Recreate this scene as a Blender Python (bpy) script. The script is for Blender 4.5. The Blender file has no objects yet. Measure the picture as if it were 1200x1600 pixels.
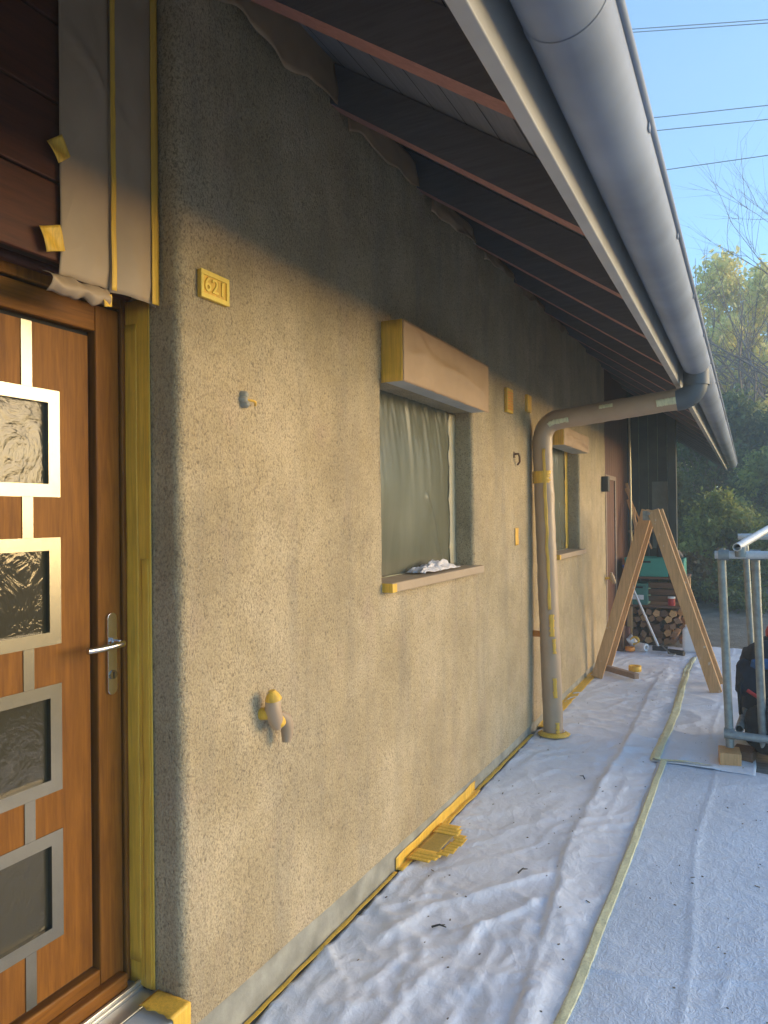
import bpy, math, random
from mathutils import Vector, Matrix, noise, Euler
import numpy as np
R = math.radians
random.seed(7)
scene = bpy.context.scene
C = scene.collection

# ------------------------------------------------------------------ camera
cam = bpy.data.objects.new('camera', bpy.data.cameras.new('camera'))
C.objects.link(cam)
cam.data.sensor_fit = 'HORIZONTAL'; cam.data.sensor_width = 36; cam.data.lens = 33.9
cam.data.clip_start = .02; cam.data.clip_end = 800
cam.location = (1.39, 0, 1.55)
cam.rotation_euler = (Matrix.Rotation(R(26.85), 4, 'Z') @ Matrix.Rotation(R(90.3), 4, 'X') @ Matrix.Rotation(R(-.6), 4, 'Z')).to_euler()
scene.camera = cam

# ------------------------------------------------------------------ light
SUN_EL, SUN_AZ = 7.0, 29.0           # azimuth measured from +x towards +y
w = bpy.data.worlds.new("World"); scene.world = w; w.use_nodes = True
nt = w.node_tree
sky = nt.nodes.new('ShaderNodeTexSky'); sky.sky_type = 'NISHITA'; sky.sun_disc = False
sky.sun_elevation = R(SUN_EL); sky.sun_rotation = R(90 - SUN_AZ)
sky.air_density = 1.0; sky.dust_density = .1; sky.ozone_density = 3.5
nt.links.new(sky.outputs[0], nt.nodes['Background'].inputs[0])
nt.nodes['Background'].inputs[1].default_value = .15
sl = bpy.data.lights.new('sun', 'SUN'); sl.energy = 1.5; sl.angle = R(40); sl.color = (1, .67, .29)
so = bpy.data.objects.new('sun', sl); C.objects.link(so)
d = Vector((math.cos(R(SUN_AZ))*math.cos(R(SUN_EL)), math.sin(R(SUN_AZ))*math.cos(R(SUN_EL)), math.sin(R(SUN_EL))))
so.rotation_euler = d.to_track_quat('Z', 'Y').to_euler(); so.location = (12, 8, 4)
scene.view_settings.view_transform = 'Standard'; scene.view_settings.look = 'None'
scene.view_settings.exposure = 2.5; scene.view_settings.gamma = 1
scene.render.engine = 'CYCLES'
scene.cycles.max_bounces = 8; scene.cycles.diffuse_bounces = 5

# ------------------------------------------------------------------ tagging
def tag(o, label=None, cat=None, group=None, kind=None):
    for k, v in (('label', label), ('category', cat), ('group', group), ('kind', kind)):
        if v: o[k] = v
    return o
def empty(name, loc=(0, 0, 0), label=None, cat=None, group=None, rz=0):
    o = bpy.data.objects.new(name, None); C.objects.link(o); o.location = loc; o.rotation_euler = (0, 0, rz)
    o.empty_display_size = .05
    return tag(o, label, cat, group)
class MB:
    """collects shapes; build() links them as one mesh object (world coordinates, or relative to org)"""
    def __init__(s): s.v = []; s.f = []; s.sm = []
    def add(s, vs, fs, smooth=False):
        b = len(s.v); s.v += [tuple(v) for v in vs]
        s.f += [tuple(i + b for i in f) for f in fs]; s.sm += [smooth]*len(fs); return s
    def box(s, x0, x1, y0, y1, z0, z1, m=None):
        vs = [Vector((x, y, z)) for x in (x0, x1) for y in (y0, y1) for z in (z0, z1)]
        if m: vs = [m @ v for v in vs]
        return s.add(vs, [(0, 1, 3, 2), (4, 6, 7, 5), (0, 4, 5, 1), (2, 3, 7, 6), (0, 2, 6, 4), (1, 5, 7, 3)])
    def beam(s, a, b, wd, ht, up=(0, 0, 1)):
        a = Vector(a); b = Vector(b); t = (b-a).normalized(); sx = t.cross(Vector(up)).normalized(); u = sx.cross(t)
        vs = [p + sx*i*wd/2 + u*j*ht/2 for p in (a, b) for i, j in ((-1, -1), (1, -1), (1, 1), (-1, 1))]
        return s.add(vs, [(3, 2, 1, 0), (4, 5, 6, 7), (0, 1, 5, 4), (1, 2, 6, 5), (2, 3, 7, 6), (3, 0, 4, 7)])
    def tube(s, pts, r, n=16, cap=True, wob=0, seed=0, hollow=0):
        pts = [Vector(p) for p in pts]; rs = r if isinstance(r, (list, tuple)) else [r]*len(pts)
        vs = []; prev = None
        for i, p in enumerate(pts):
            t = (pts[min(i+1, len(pts)-1)] - pts[max(i-1, 0)]).normalized()
            if prev is None:
                a = Vector((0, 0, 1)) if abs(t.z) < .9 else Vector((1, 0, 0))
                sx = t.cross(a).normalized()
            else:
                sx = (prev - t*prev.dot(t)).normalized()
            prev = sx; u = t.cross(sx)
            for k in range(n):
                q = 2*math.pi*k/n; rr = rs[i]
                dirv = sx*math.cos(q) + u*math.sin(q)
                if wob: rr += wob*noise.noise((p + dirv*rs[i])*14 + Vector((seed, 0, 0)))
                vs.append(p + dirv*rr)
        fs = []
        for i in range(len(pts)-1):
            for k in range(n):
                fs.append((i*n+k, i*n+(k+1) % n, (i+1)*n+(k+1) % n, (i+1)*n+k))
        s.add(vs, fs, True)
        if cap:
            s.add(vs[:n], [tuple(range(n))[::-1]]); s.add(vs[-n:], [tuple(range(n))])
        return s
    def grid(s, fn, nu, nv, smooth=True):
        vs = [fn(i/nu, j/nv) for i in range(nu+1) for j in range(nv+1)]
        fs = [(i*(nv+1)+j, (i+1)*(nv+1)+j, (i+1)*(nv+1)+j+1, i*(nv+1)+j+1) for i in range(nu) for j in range(nv)]
        return s.add(vs, fs, smooth)
    def sheet(s, fn, nu, nv, th=.002):
        """a thin sheet with real thickness along its local normal offset"""
        s.grid(fn, nu, nv)
    def build(s, name, mat, parent=None, org=None, bevel=0, seg=2, solid=0):
        org = Vector(org) if org is not None else Vector((0, 0, 0))
        me = bpy.data.meshes.new(name)
        me.from_pydata([tuple(Vector(v)-org) for v in s.v], [], s.f)
        me.polygons.foreach_set('use_smooth', s.sm); me.materials.append(mat); me.update()
        o = bpy.data.objects.new(name, me); C.objects.link(o)
        if parent:
            o.parent = parent
            o.location = org - (Vector(parent.location) if parent.type == 'EMPTY' and parent.parent is None else Vector((0, 0, 0)))
        else: o.location = org
        if solid:
            m = o.modifiers.new('s', 'SOLIDIFY'); m.thickness = solid; m.offset = 0
        if bevel:
            m = o.modifiers.new('b', 'BEVEL'); m.width = bevel; m.segments = seg; m.limit_method = 'ANGLE'; m.angle_limit = R(40)
            m.harden_normals = False
        return o
def boxo(name, mat, parent, b, bevel=.002, m=None, org=None):
    return MB().box(*b, m=m).build(name, mat, parent, org, bevel)

# ------------------------------------------------------------------ materials
def mat(name): 
    m = bpy.data.materials.new(name); m.use_nodes = True
    return m, m.node_tree, m.node_tree.nodes['Principled BSDF']
def N(t, typ, **k):
    n = t.nodes.new(typ)
    for a, b in k.items():
        if a.startswith('i_'):
            key = a[2:]; n.inputs[int(key) if key.isdigit() else key.replace('_', ' ')].default_value = b
        else: setattr(n, a, b)
    return n
def ramp(t, fac, stops):
    n = t.nodes.new('ShaderNodeValToRGB'); e = n.color_ramp.elements
    while len(e) < len(stops): e.new(.5)
    for i, (p, c) in enumerate(stops): e[i].position = p; e[i].color = (*c, 1) if len(c) == 3 else c
    t.links.new(fac, n.inputs[0]); return n.outputs[0]
def coords(t, scale=(1, 1, 1), gen='Object'):
    tc = t.nodes.new('ShaderNodeTexCoord'); mp = t.nodes.new('ShaderNodeMapping'); mp.inputs['Scale'].default_value = scale
    t.links.new(tc.outputs[gen], mp.inputs[0]); return mp.outputs[0]
def nz(t, v, scale, detail=4, rough=.55, dist=0):
    n = N(t, 'ShaderNodeTexNoise', i_Scale=scale, i_Detail=detail, i_Roughness=rough, i_Distortion=dist)
    t.links.new(v, n.inputs['Vector']); return n.outputs['Fac']
def mixc(t, f, a, b, mode='MIX'):
    n = t.nodes.new('ShaderNodeMix'); n.data_type = 'RGBA'; n.blend_type = mode
    for i, x in ((0, f), (6, a), (7, b)):
        if isinstance(x, (int, float)): n.inputs[i].default_value = x
        elif isinstance(x, tuple): n.inputs[i].default_value = (*x, 1)
        else: t.links.new(x, n.inputs[i])
    return n.outputs[2]
def bump(t, h, b, strength=.3, dist=.002, prev=None):
    n = t.nodes.new('ShaderNodeBump'); n.inputs['Strength'].default_value = strength; n.inputs['Distance'].default_value = dist
    t.links.new(h, n.inputs['Height'])
    if prev: t.links.new(prev, n.inputs['Normal'])
    t.links.new(n.outputs[0], b.inputs['Normal']); return n.outputs[0]
def plain(name, col, rough=.6, var=.15, vs=12, metal=0, bmp=0, bs=60, bd=.001):
    m, t, b = mat(name); v = coords(t)
    f = nz(t, v, vs)
    c = ramp(t, f, [(.3, tuple(x*(1-var) for x in col)), (.7, tuple(min(1, x*(1+var)) for x in col))])
    t.links.new(c, b.inputs['Base Color']); b.inputs['Roughness'].default_value = rough; b.inputs['Metallic'].default_value = metal
    if bmp: bump(t, nz(t, v, bs), b, bmp, bd)
    return m
def wood(name, dark, light, axis='z', rough=.5, scale=1.0, bmp=.2, coat=0, knots=False, spec=.4):
    m, t, b = mat(name)
    s = {'x': (1.2, 16, 16), 'y': (16, 1.2, 16), 'z': (16, 16, 1.2)}[axis]
    v = coords(t, tuple(q*scale for q in s))
    f = nz(t, v, 2.2, 6, .6, 1.2); f2 = nz(t, v, 9, 4, .6, .3)
    c1 = ramp(t, f, [(.32, dark), (.68, light)])
    c = mixc(t, .35, c1, ramp(t, f2, [(.35, dark), (.65, light)]))
    v2 = coords(t); big = nz(t, v2, 2.5, 3)
    c = mixc(t, ramp(t, big, [(.3, (0, 0, 0)), (.8, (.35, .35, .35))]), c, tuple(x*.7 for x in dark))
    if knots:
        vo = N(t, 'ShaderNodeTexVoronoi', i_Scale=5.0); t.links.new(v2, vo.inputs['Vector'])
        c = mixc(t, ramp(t, vo.outputs['Distance'], [(.06, (1, 1, 1)), (.12, (0, 0, 0))]), c, tuple(x*.35 for x in dark))
    if knots: c = mixc(t, ramp(t, nz(t, coords(t, (1, 1, .6)), 26, 3, .6), [(.66, (0, 0, 0)), (.70, (.75, .75, .75))]), c, (.72, .66, .55))
    t.links.new(c, b.inputs['Base Color']); b.inputs['Roughness'].default_value = rough
    b.inputs['Specular IOR Level'].default_value = spec; b.inputs['Coat Weight'].default_value = coat; b.inputs['Coat Roughness'].default_value = .25
    bump(t, f2, b, bmp, .0008)
    return m

def stucco_mat():
    m, t, b = mat('rough_render'); v = coords(t)
    base = ramp(t, nz(t, v, 2.3, 6, .65), [(.34, (.43, .34, .20)), (.5, (.53, .42, .25)), (.66, (.63, .51, .325))])
    streak = nz(t, coords(t, (5, 5, .55)), 1.6, 5, .65)
    base = mixc(t, ramp(t, streak, [(.45, (0, 0, 0)), (.75, (.5, .5, .5))]), base, (.30, .27, .22))
    pink = nz(t, v, 5.5, 3)
    base = mixc(t, ramp(t, pink, [(.55, (0, 0, 0)), (.8, (.45, .45, .45))]), base, (.52, .38, .28))
    # pits and dirty grains, elongated a little
    vv = coords(t, (1, 1, .7))
    g = nz(t, vv, 105, 3, .7, .6)
    g2 = nz(t, vv, 210, 3, .6)
    patch = nz(t, v, 3.6, 3)
    thr = N(t, 'ShaderNodeMath', operation='MULTIPLY_ADD', i_1=.14, i_2=-.07); t.links.new(patch, thr.inputs[0])
    gs = N(t, 'ShaderNodeMath', operation='ADD'); t.links.new(g, gs.inputs[0]); t.links.new(thr.outputs[0], gs.inputs[1])
    dirt = ramp(t, gs.outputs[0], [(.54, (0, 0, 0)), (.67, (.6, .6, .6))])
    base = mixc(t, dirt, base, (.13, .10, .065))
    base = mixc(t, ramp(t, g2, [(.45, (0, 0, 0)), (.68, (.6, .6, .6))]), base, (.17, .13, .085))
    base = mixc(t, ramp(t, nz(t, v, 160, 2), [(.62, (0, 0, 0)), (.75, (.35, .35, .35))]), base, (.62, .54, .42))
    t.links.new(base, b.inputs['Base Color']); b.inputs['Roughness'].default_value = .95
    b.inputs['Specular IOR Level'].default_value = .15
    inv = N(t, 'ShaderNodeMath', operation='SUBTRACT', i_0=1.0); t.links.new(gs.outputs[0], inv.inputs[1])
    p = bump(t, inv.outputs[0], b, .9, .008)
    p = bump(t, g2, b, .8, .004, p)
    bump(t, nz(t, v, 14, 3), b, .5, .01, p)
    return m
M = {}
M['stucco'] = stucco_mat()
M['concrete'] = plain('plinth_concrete', (.30, .29, .24), .9, .3, 9, bmp=.5, bs=70, bd=.003)
M['plankred'] = wood('dark_red_planks', (.05, .011, .004), (.11, .026, .009), 'y', .6)
M['door'] = wood('golden_oak_laminate', (.14, .050, .007), (.30, .118, .016), 'z', .5, spec=.18)
M['doorh'] = wood('golden_oak_laminate_rail', (.14, .050, .007), (.30, .118, .016), 'y', .5, spec=.18)
M['rafter_side'] = wood('dark_rafter_side', (.115, .11, .12), (.17, .165, .175), 'x', .7)  # sides and ends darker and greyer than the undersides
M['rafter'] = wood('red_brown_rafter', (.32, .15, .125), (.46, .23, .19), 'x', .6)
M['soffit'] = wood('stained_soffit', (.17, .175, .19), (.25, .255, .28), 'y', .7)
M['fascia'] = plain('painted_fascia', (.52, .50, .46), .5, .12, 4)
M['zinc'] = plain('zinc_gutter', (.25, .30, .39), .62, .22, 2.2, metal=.1, bmp=.1, bs=20)
M['zincdark'] = plain('weathered_zinc', (.10, .12, .14), .5, .2, 5, metal=.2)
M['steel'] = plain('brushed_steel', (.29, .275, .225), .27, .04, 30, metal=1)
M['chrome'] = plain('satin_handle', (.62, .60, .58), .2, .03, 30, metal=1)
M['alu'] = plain('aluminium_sill', (.62, .62, .60), .35, .08, 12, metal=.8)
M['black'] = plain('black_gap', (.012, .01, .009), .8)
M['galv'] = plain('galvanised_tube', (.27, .30, .30), .5, .22, 25, metal=.55, bmp=.15, bs=80)
M['tile'] = plain('roof_tile', (.16, .09, .06), .8, .3, 6)
M['pale'] = plain('pale_stone', (.55, .58, .55), .7, .08, 20)
M['pine'] = wood('weathered_pine', (.50, .28, .115), (.78, .47, .215), 'z', .65, knots=True)
M['greywood'] = wood('grey_board', (.20, .14, .10), (.36, .27, .20), 'x', .7)
M['logw'] = wood('split_log', (.22, .12, .07), (.48, .29, .17), 'y', .8)
M['teal'] = plain('teal_box', (.035, .30, .235), .45, .08)
M['brownw'] = wood('brown_crate', (.10, .052, .03), (.24, .13, .075), 'x', .7)
M['darkgreen'] = plain('dark_boards', (.045, .05, .042), .8, .3, 5)
M['white'] = plain('white_plastic', (.78, .79, .80), .4, .04)
M['red'] = plain('red_can', (.45, .03, .03), .4)
M['orange'] = plain('orange_tape', (.85, .30, .04), .5)
M['navy'] = plain('navy_cloth', (.012, .016, .03), .85, .4, 20, bmp=.5, bs=40, bd=.004)
M['blue'] = plain('blue_cloth', (.02, .10, .28), .7)
M['blackc'] = plain('black_cloth', (.01, .011, .014), .8, .4, 20, bmp=.5, bs=40, bd=.004)
M['darkplastic'] = plain('dark_plastic', (.02, .022, .025), .5)
M['bark'] = plain('bark', (.24, .19, .15), .9, .4, 8, bmp=.5, bs=30, bd=.01)
M['cable'] = plain('cable', (.03, .035, .045), .6)
def soil():
    m, t, b = mat('ground_soil'); v = coords(t)
    c = ramp(t, nz(t, v, 3, 6, .7), [(.3, (.13, .11, .085)), (.55, (.22, .20, .16)), (.75, (.33, .31, .26))])
    c = mixc(t, ramp(t, nz(t, v, .35, 3), [(.55, (0, 0, 0)), (.65, (.6, .6, .6))]), c, (.07, .09, .035))
    t.links.new(c, b.inputs['Base Color']); b.inputs['Roughness'].default_value = .95
    bump(t, nz(t, v, 25, 5), b, .8, .03); return m
M['soil'] = soil()
def paving():
    m, t, b = mat('paving'); v = coords(t)
    br = N(t, 'ShaderNodeTexBrick', i_Scale=2.5); t.links.new(v, br.inputs['Vector'])
    br.inputs['Color1'].default_value = (.22, .21, .19, 1); br.inputs['Color2'].default_value = (.28, .265, .24, 1); br.inputs['Mortar'].default_value = (.1, .09, .08, 1)
    t.links.new(mixc(t, .4, br.outputs[0], ramp(t, nz(t, v, 12), [(.3, (.14, .13, .12)), (.7, (.32, .31, .29))])), b.inputs['Base Color'])
    b.inputs['Roughness'].default_value = .9; return m
M['paving'] = paving()
def fleece(name, fine, tint):
    m, t, b = mat(name); v = coords(t)
    c = ramp(t, nz(t, v, 1.7, 5, .6), [(.3, tuple(x*.86 for x in tint)), (.7, tint)])
    sp = nz(t, v, 55, 3, .7)
    c = mixc(t, ramp(t, sp, [(.71, (0, 0, 0)), (.76, (.7, .7, .7))]), c, (.35, .32, .30))
    dirt = nz(t, v, 4.5, 5, .7)
    c = mixc(t, ramp(t, dirt, [(.55, (0, 0, 0)), (.8, (.3, .3, .3))]), c, (.45, .42, .38))
    t.links.new(c, b.inputs['Base Color']); b.inputs['Roughness'].default_value = .42
    b.inputs['Specular IOR Level'].default_value = .6
    p = bump(t, nz(t, coords(t, (1, 1.3, 1)), 120 if fine else 60, 3, .6, 1.2), b, .35 if fine else .6, .002 if fine else .004)
    q = nz(t, coords(t, (1.6, 1, 1)), 16, 4, .6, 1.5)
    p = bump(t, q, b, .35, .008, p)
    for sc, ds, dd, st in ((5, .8, .008, .16), (17, .6, .003, .14)) if fine else ((30, 1.2, .003, .42), (9, .6, .004, .15)):
        q = nz(t, coords(t, (1, .8, 1)), sc, 3, .5, ds)
        s_ = N(t, 'ShaderNodeMath', operation='SUBTRACT', i_1=.5); t.links.new(q, s_.inputs[0])
        a_ = N(t, 'ShaderNodeMath', operation='ABSOLUTE'); t.links.new(s_.outputs[0], a_.inputs[0])
        rr = ramp(t, a_.outputs[0], [(0, (1, 1, 1)), (.07, (.25, .25, .25)), (.2, (0, 0, 0))])
        p = bump(t, rr, b, st, dd, p)
    return m
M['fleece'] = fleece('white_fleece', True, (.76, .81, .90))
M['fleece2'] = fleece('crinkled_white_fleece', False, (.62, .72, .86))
def tape(name, col, rough=.5, under=.3):
    m, t, b = mat(name)
    f = nz(t, coords(t, (40, 40, 2)), 2, 4, .6, 1); g = nz(t, coords(t), 14, 4)
    c = ramp(t, f, [(.3, tuple(x*.72 for x in col)), (.6, col)])
    c = mixc(t, ramp(t, g, [(.4, (0, 0, 0)), (.75, (under,)*3)]), c, tuple(x*.55 for x in col))
    t.links.new(c, b.inputs['Base Color']); b.inputs['Roughness'].default_value = rough
    bump(t, f, b, .5, .002); return m
M['tape'] = tape('yellow_tape', (.86, .52, .06))
M['tapepale'] = tape('pale_yellow_tape', (.80, .79, .50), .45)
M['cream'] = tape('cream_tape', (.72, .60, .38), .6)
def paper(name, col, rough=.6):
    m, t, b = mat(name); v = coords(t)
    big = nz(t, v, 3, 3, .5, 1.0); 
    c = ramp(t, nz(t, v, 5, 4), [(.3, tuple(x*.85 for x in col)), (.7, col)])
    t.links.new(c, b.inputs['Base Color']); b.inputs['Roughness'].default_value = rough
    wv = nz(t, coords(t, (1, 1, 1)), 5, 2, .4, .8)
    r = ramp(t, wv, [(.35, (0, 0, 0)), (.5, (1, 1, 1)), (.65, (0, 0, 0))])
    p = bump(t, r, b, .14, .008); bump(t, nz(t, v, 40, 3), b, .2, .002, p); return m
M['paper'] = paper('masking_paper', (.42, .31, .20))
M['paperpink'] = paper('kraft_paper', (.44, .285, .16))
M['paperpipe'] = paper('pipe_wrap_paper', (.48, .345, .225), .42)
def film():
    m, t, b = mat('masking_film'); v = coords(t, (1, 7, .8))
    f = nz(t, v, 2.2, 5, .6, .8)
    c = ramp(t, f, [(.35, (.155, .16, .105)), (.7, (.20, .20, .14))])
    t.links.new(c, b.inputs['Base Color']); b.inputs['Roughness'].default_value = .32
    bump(t, f, b, .25, .006)
    tr = t.nodes.new('ShaderNodeBsdfTransparent'); mx = t.nodes.new('ShaderNodeMixShader'); mx.inputs[0].default_value = .68
    out = t.nodes['Material Output']
    t.links.new(tr.outputs[0], mx.inputs[1]); t.links.new(b.outputs[0], mx.inputs[2]); t.links.new(mx.outputs[0], out.inputs[0])
    return m
M['film'] = film()
def patglass(k=.22, k2=0):
    m, t, b = mat('rippled_glass'); v = coords(t, (1, 1, 1))
    b.inputs['Base Color'].default_value = (.045, .038, .020, 1); b.inputs['Roughness'].default_value = .16 if k2 else .07
    b.inputs['Specular IOR Level'].default_value = .6
    f = nz(t, v, 9, 3, .55, 3.5); g = nz(t, coords(t, (1, 3, 1)), 26, 3, .6, 2)
    p = bump(t, f, b, k, .010); bump(t, g, b, .18, .0015, p); return m
M['glass'] = patglass()
M['glassgold'] = patglass(.36, 1)
m_, t_, b_ = mat('window_pane'); b_.inputs['Base Color'].default_value = (.02, .025, .02, 1); b_.inputs['Roughness'].default_value = .08; M['pane'] = m_
def leafm(name, cols, trans=.45):
    m, t, b = mat(name)
    oi = t.nodes.new('ShaderNodeNewGeometry')
    c = ramp(t, oi.outputs['Random Per Island'], [(i/(len(cols)-1), c) for i, c in enumerate(cols)])
    t.links.new(c, b.inputs['Base Color']); b.inputs['Roughness'].default_value = .55
    tl = t.nodes.new('ShaderNodeBsdfTranslucent'); t.links.new(c, tl.inputs[0])
    mx = t.nodes.new('ShaderNodeMixShader'); mx.inputs[0].default_value = trans
    t.links.new(b.outputs[0], mx.inputs[1]); t.links.new(tl.outputs[0], mx.inputs[2]); t.links.new(mx.outputs[0], t.nodes['Material Output'].inputs[0])
    return m
M['leafyellow'] = leafm('yellow_green_leaves', [(.60, .62, .18), (.84, .76, .26), (.92, .82, .36), (.72, .72, .26)], .6)
M['leafdark'] = leafm('dark_green_leaves', [(.08, .12, .045), (.13, .18, .06), (.22, .27, .085), (.10, .14, .055)], .5)
M['leafmid'] = leafm('mid_green_leaves', [(.16, .22, .06), (.30, .36, .09), (.42, .44, .13), (.22, .28, .08)], .55)
M['leafbrown'] = leafm('rust_leaves', [(.10, .06, .02), (.16, .10, .03), (.09, .10, .03)], .3)

# ------------------------------------------------------------------ ground (structure)
def gfn(u, v):
    x = -60 + 180*u; y = -60 + 220*v
    h = -.035
    if x > 2.6 or y > 9.4:
        q = max(x-2.6, y-9.4); h += min(q*.03, .25) + .06*noise.noise(Vector((x*.4, y*.4, 0)))*min(1, q)
    return (x, y, h)
g = MB()
xs = sorted(set([-45, -30, -15, -8] + [-4 + .5*i for i in range(41)] + [20, 30, 45]))
ys = sorted(set([-40, -30, -15] + [-8 + .5*i for i in range(90)] + [45, 60]))
vs = [(x, y, gfn((x+60)/180, (y+60)/220)[2]) for x in xs for y in ys]
n_ = len(ys)
g.add(vs, [(i*n_+j, (i+1)*n_+j, (i+1)*n_+j+1, i*n_+j+1) for i in range(len(xs)-1) for j in range(n_-1)], True)
tag(g.build('ground', M['soil']), kind='structure')
pv = MB().box(-.05, 2.55, -3, 9.3, -.06, -.022); tag(pv.build('path', M['paving']), kind='structure')

# ------------------------------------------------------------------ house
house = empty('house', (0, 0, 0), 'long single storey house with rough tan rendered wall, deep eaves and oak door', 'house')
WALLTOP = 3.13; END = 8.06
wins = [dict(y0=2.735, y1=3.863, z0=1.262, z1=2.13), dict(y0=5.72, y1=6.72, z0=1.225, z1=2.17)]
RR = .025
def hump(y, z):
    p = Vector((0, y, z))
    return .004*noise.noise(p*3.1) + .0022*noise.noise(p*17) + .0014*noise.noise(p*55)
wm = MB()
# profile of the near corner: from door recess round the fillet
prof = [(-.30, 1.515), (-.2, 1.515), (-.107, 1.515), (-.07, 1.515), (-.05, 1.515)]
for k in range(0, 9):
    a = R(90*k/8); prof.append((-.03+.03*math.sin(a), 1.545-.03*math.cos(a)))
ysw = list(np.arange(1.59, END-.03, .022))
brk = []
for wn in wins: brk += [wn['y0']-RR, wn['y1']+RR]
ysw = sorted([y for y in ysw if all(abs(y-b) > .012 for b in brk)] + brk)
prof += [(0, y) for y in ysw]
for k in range(0, 7):
    a = R(90*k/6); prof.append((-.04+.04*math.cos(a), END-.04+.04*math.sin(a)))
prof.append((-.4, END)); prof.append((-4.0, END))
zz = [z for z in np.arange(.0, WALLTOP, .022)]
for wn in wins: zz += [wn['z0'], wn['z1']]
zz = sorted(z for z in set(zz)); zz = [z for i, z in enumerate(zz) if i == 0 or z-zz[i-1] > .004 or any(abs(z-q) < 1e-6 for wn in wins for q in (wn['z0'], wn['z1']))]
zz.append(WALLTOP)
def plinth_top(y): return max(.07, .14 - .024*(y-1.6)) if y > 1 else .12
vs = []
for (x, y) in prof:
    for z in zz:
        nx = hump(y + x*1.3, z)
        if z < .14: pass
        xx = x + (nx if x > -.04 else 0); yy = y - (nx if x <= -.04 and y < 2 else 0)
        vs.append((xx, yy, max(z, plinth_top(y) if x > -.3 else 0)))
nzv = len(zz); fs = []
for i in range(len(prof)-1):
    ym = (prof[i][1]+prof[i+1][1])/2; xm = (prof[i][0]+prof[i+1][0])/2
    for j in range(nzv-1):
        zm = (zz[j]+zz[j+1])/2
        if xm > -.001 and ym > 1.56 and any(wn['y0']-RR < ym < wn['y1']+RR and wn['z0'] < zm < wn['z1'] for wn in wins): continue
        if zz[j+1] <= plinth_top(prof[i][1])-.001 and xm > -.3: continue
        fs.append((i*nzv+j, (i+1)*nzv+j, (i+1)*nzv+j+1, i*nzv+j+1))
wm.add(vs, fs, True)
# window reveals with rounded outer arrises
for wn in wins:
    for sgn, ye in ((-1, wn['y0']), (1, wn['y1'])):
        pr = [(-.02-RR+RR*math.cos(R(a))+.02, ye - sgn*(-RR + RR*math.sin(R(a)))) for a in range(0, 91, 15)]
        pr += [(-.05-.03*k, ye) for k in range(4)] + [(-.30, ye)]
        zl = [z for z in zz if wn['z0']-1e-6 <= z <= wn['z1']+1e-6]
        vv = [(x + (hump(y, z) if x > -.02 else 0), y + sgn*hump(z, x*3+ye)*.5, z) for x, y in pr for z in zl]
        k = len(zl)
        wm.add(vv, [(i*k+j, (i+1)*k+j, (i+1)*k+j+1, i*k+j+1) for i in range(len(pr)-1) for j in range(k-1)], True)
    wm.add([(0, wn['y0']-RR, wn['z1']), (-.3, wn['y0']-RR, wn['z1']), (-.3, wn['y1']+RR, wn['z1']), (0, wn['y1']+RR, wn['z1'])], [(0, 1, 2, 3)])
    wm.add([(0, wn['y0']-RR, wn['z0']), (-.3, wn['y0']-RR, wn['z0']), (-.3, wn['y1']+RR, wn['z0']), (0, wn['y1']+RR, wn['z0'])], [(3, 2, 1, 0)])
# wall to the left of the door recess (behind the camera's left)
wm.box(-.30, 0, -4, .42, .09, WALLTOP)
wall = wm.build('wall', M['stucco'], house)
pl = MB()
pl.grid(lambda u, v: (-.013+.002*noise.noise(Vector((0, u*60, v*3))), 1.53+u*(END-1.53), -.05+v*(plinth_top(1.53+u*(END-1.53))+.052)), 120, 3, False)
pl.add([(-.014, 1.53, -.05), (-.3, 1.53, -.05), (-.3, 1.53, .125), (-.014, 1.53, .125)], [(0, 1, 2, 3)])
pl.box(-.3, -.014, -4, .41, -.05, .10)
pl.build('plinth', M['concrete'], house)
# core behind the render and end wall
co = MB(); co.box(-4.6, -.31, -4, END-.02, -.05, 3.35); co.build('inner_wall', M['darkgreen'], house)

# roof
SL = .70
def zr(x, off=0): return 2.455 + SL*(.925-x) + off
RY0, RY1 = -3.0, 16.0
rf = MB()
for off0, off1, mt, nm in ((.165, .19, 'soffit', 'soffit_boards'), (.20, .30, 'tile', 'roof_tiles')):
    q = MB(); xo = .955 if nm == 'soffit_boards' else 1.08
    xi = -4.2
    vs = [(x, y, zr(x, o)) for y in (RY0, RY1) for x, o in ((xi, off0), (xo, off0), (xo, off1), (xi, off1))]
    q.add(vs, [(0, 1, 2, 3), (7, 6, 5, 4), (0, 4, 5, 1), (1, 5, 6, 2), (2, 6, 7, 3), (3, 7, 4, 0)])
    if nm == 'roof_tiles':
        for k in range(16):
            x = xo - k*.33
            q.add([(x, RY0, zr(x, .30)), (x, RY1, zr(x, .30)), (x, RY1, zr(x, .335)), (x, RY0, zr(x, .335)), (x-.33, RY0, zr(x-.33, .302)), (x-.33, RY1, zr(x-.33, .302))],
                  [(0, 1, 2, 3), (3, 2, 5, 4)])
    q.build(nm, M[mt], house)
q = MB()
for k in range(34):   # joints of the soffit boards
    x = .90 - k*.12
    if x < -.2: break
    q.add([(x, RY0, zr(x, .163)), (x, RY1, zr(x, .163)), (x-.004, RY1, zr(x-.004, .163)), (x-.004, RY0, zr(x-.004, .163))], [(0, 1, 2, 3)])
q.build('board_joints', M['black'], house)
far = MB()   # other roof slope and ridge
far.add([(-4.2, RY0, zr(-4.2, .2)), (-4.2, RY1, zr(-4.2, .2)), (-9.6, RY1, 2.4), (-9.6, RY0, 2.4)], [(0, 1, 2, 3)])
far.build('rear_roof_slope', M['tile'], house)
y = -2.37; first = None
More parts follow.
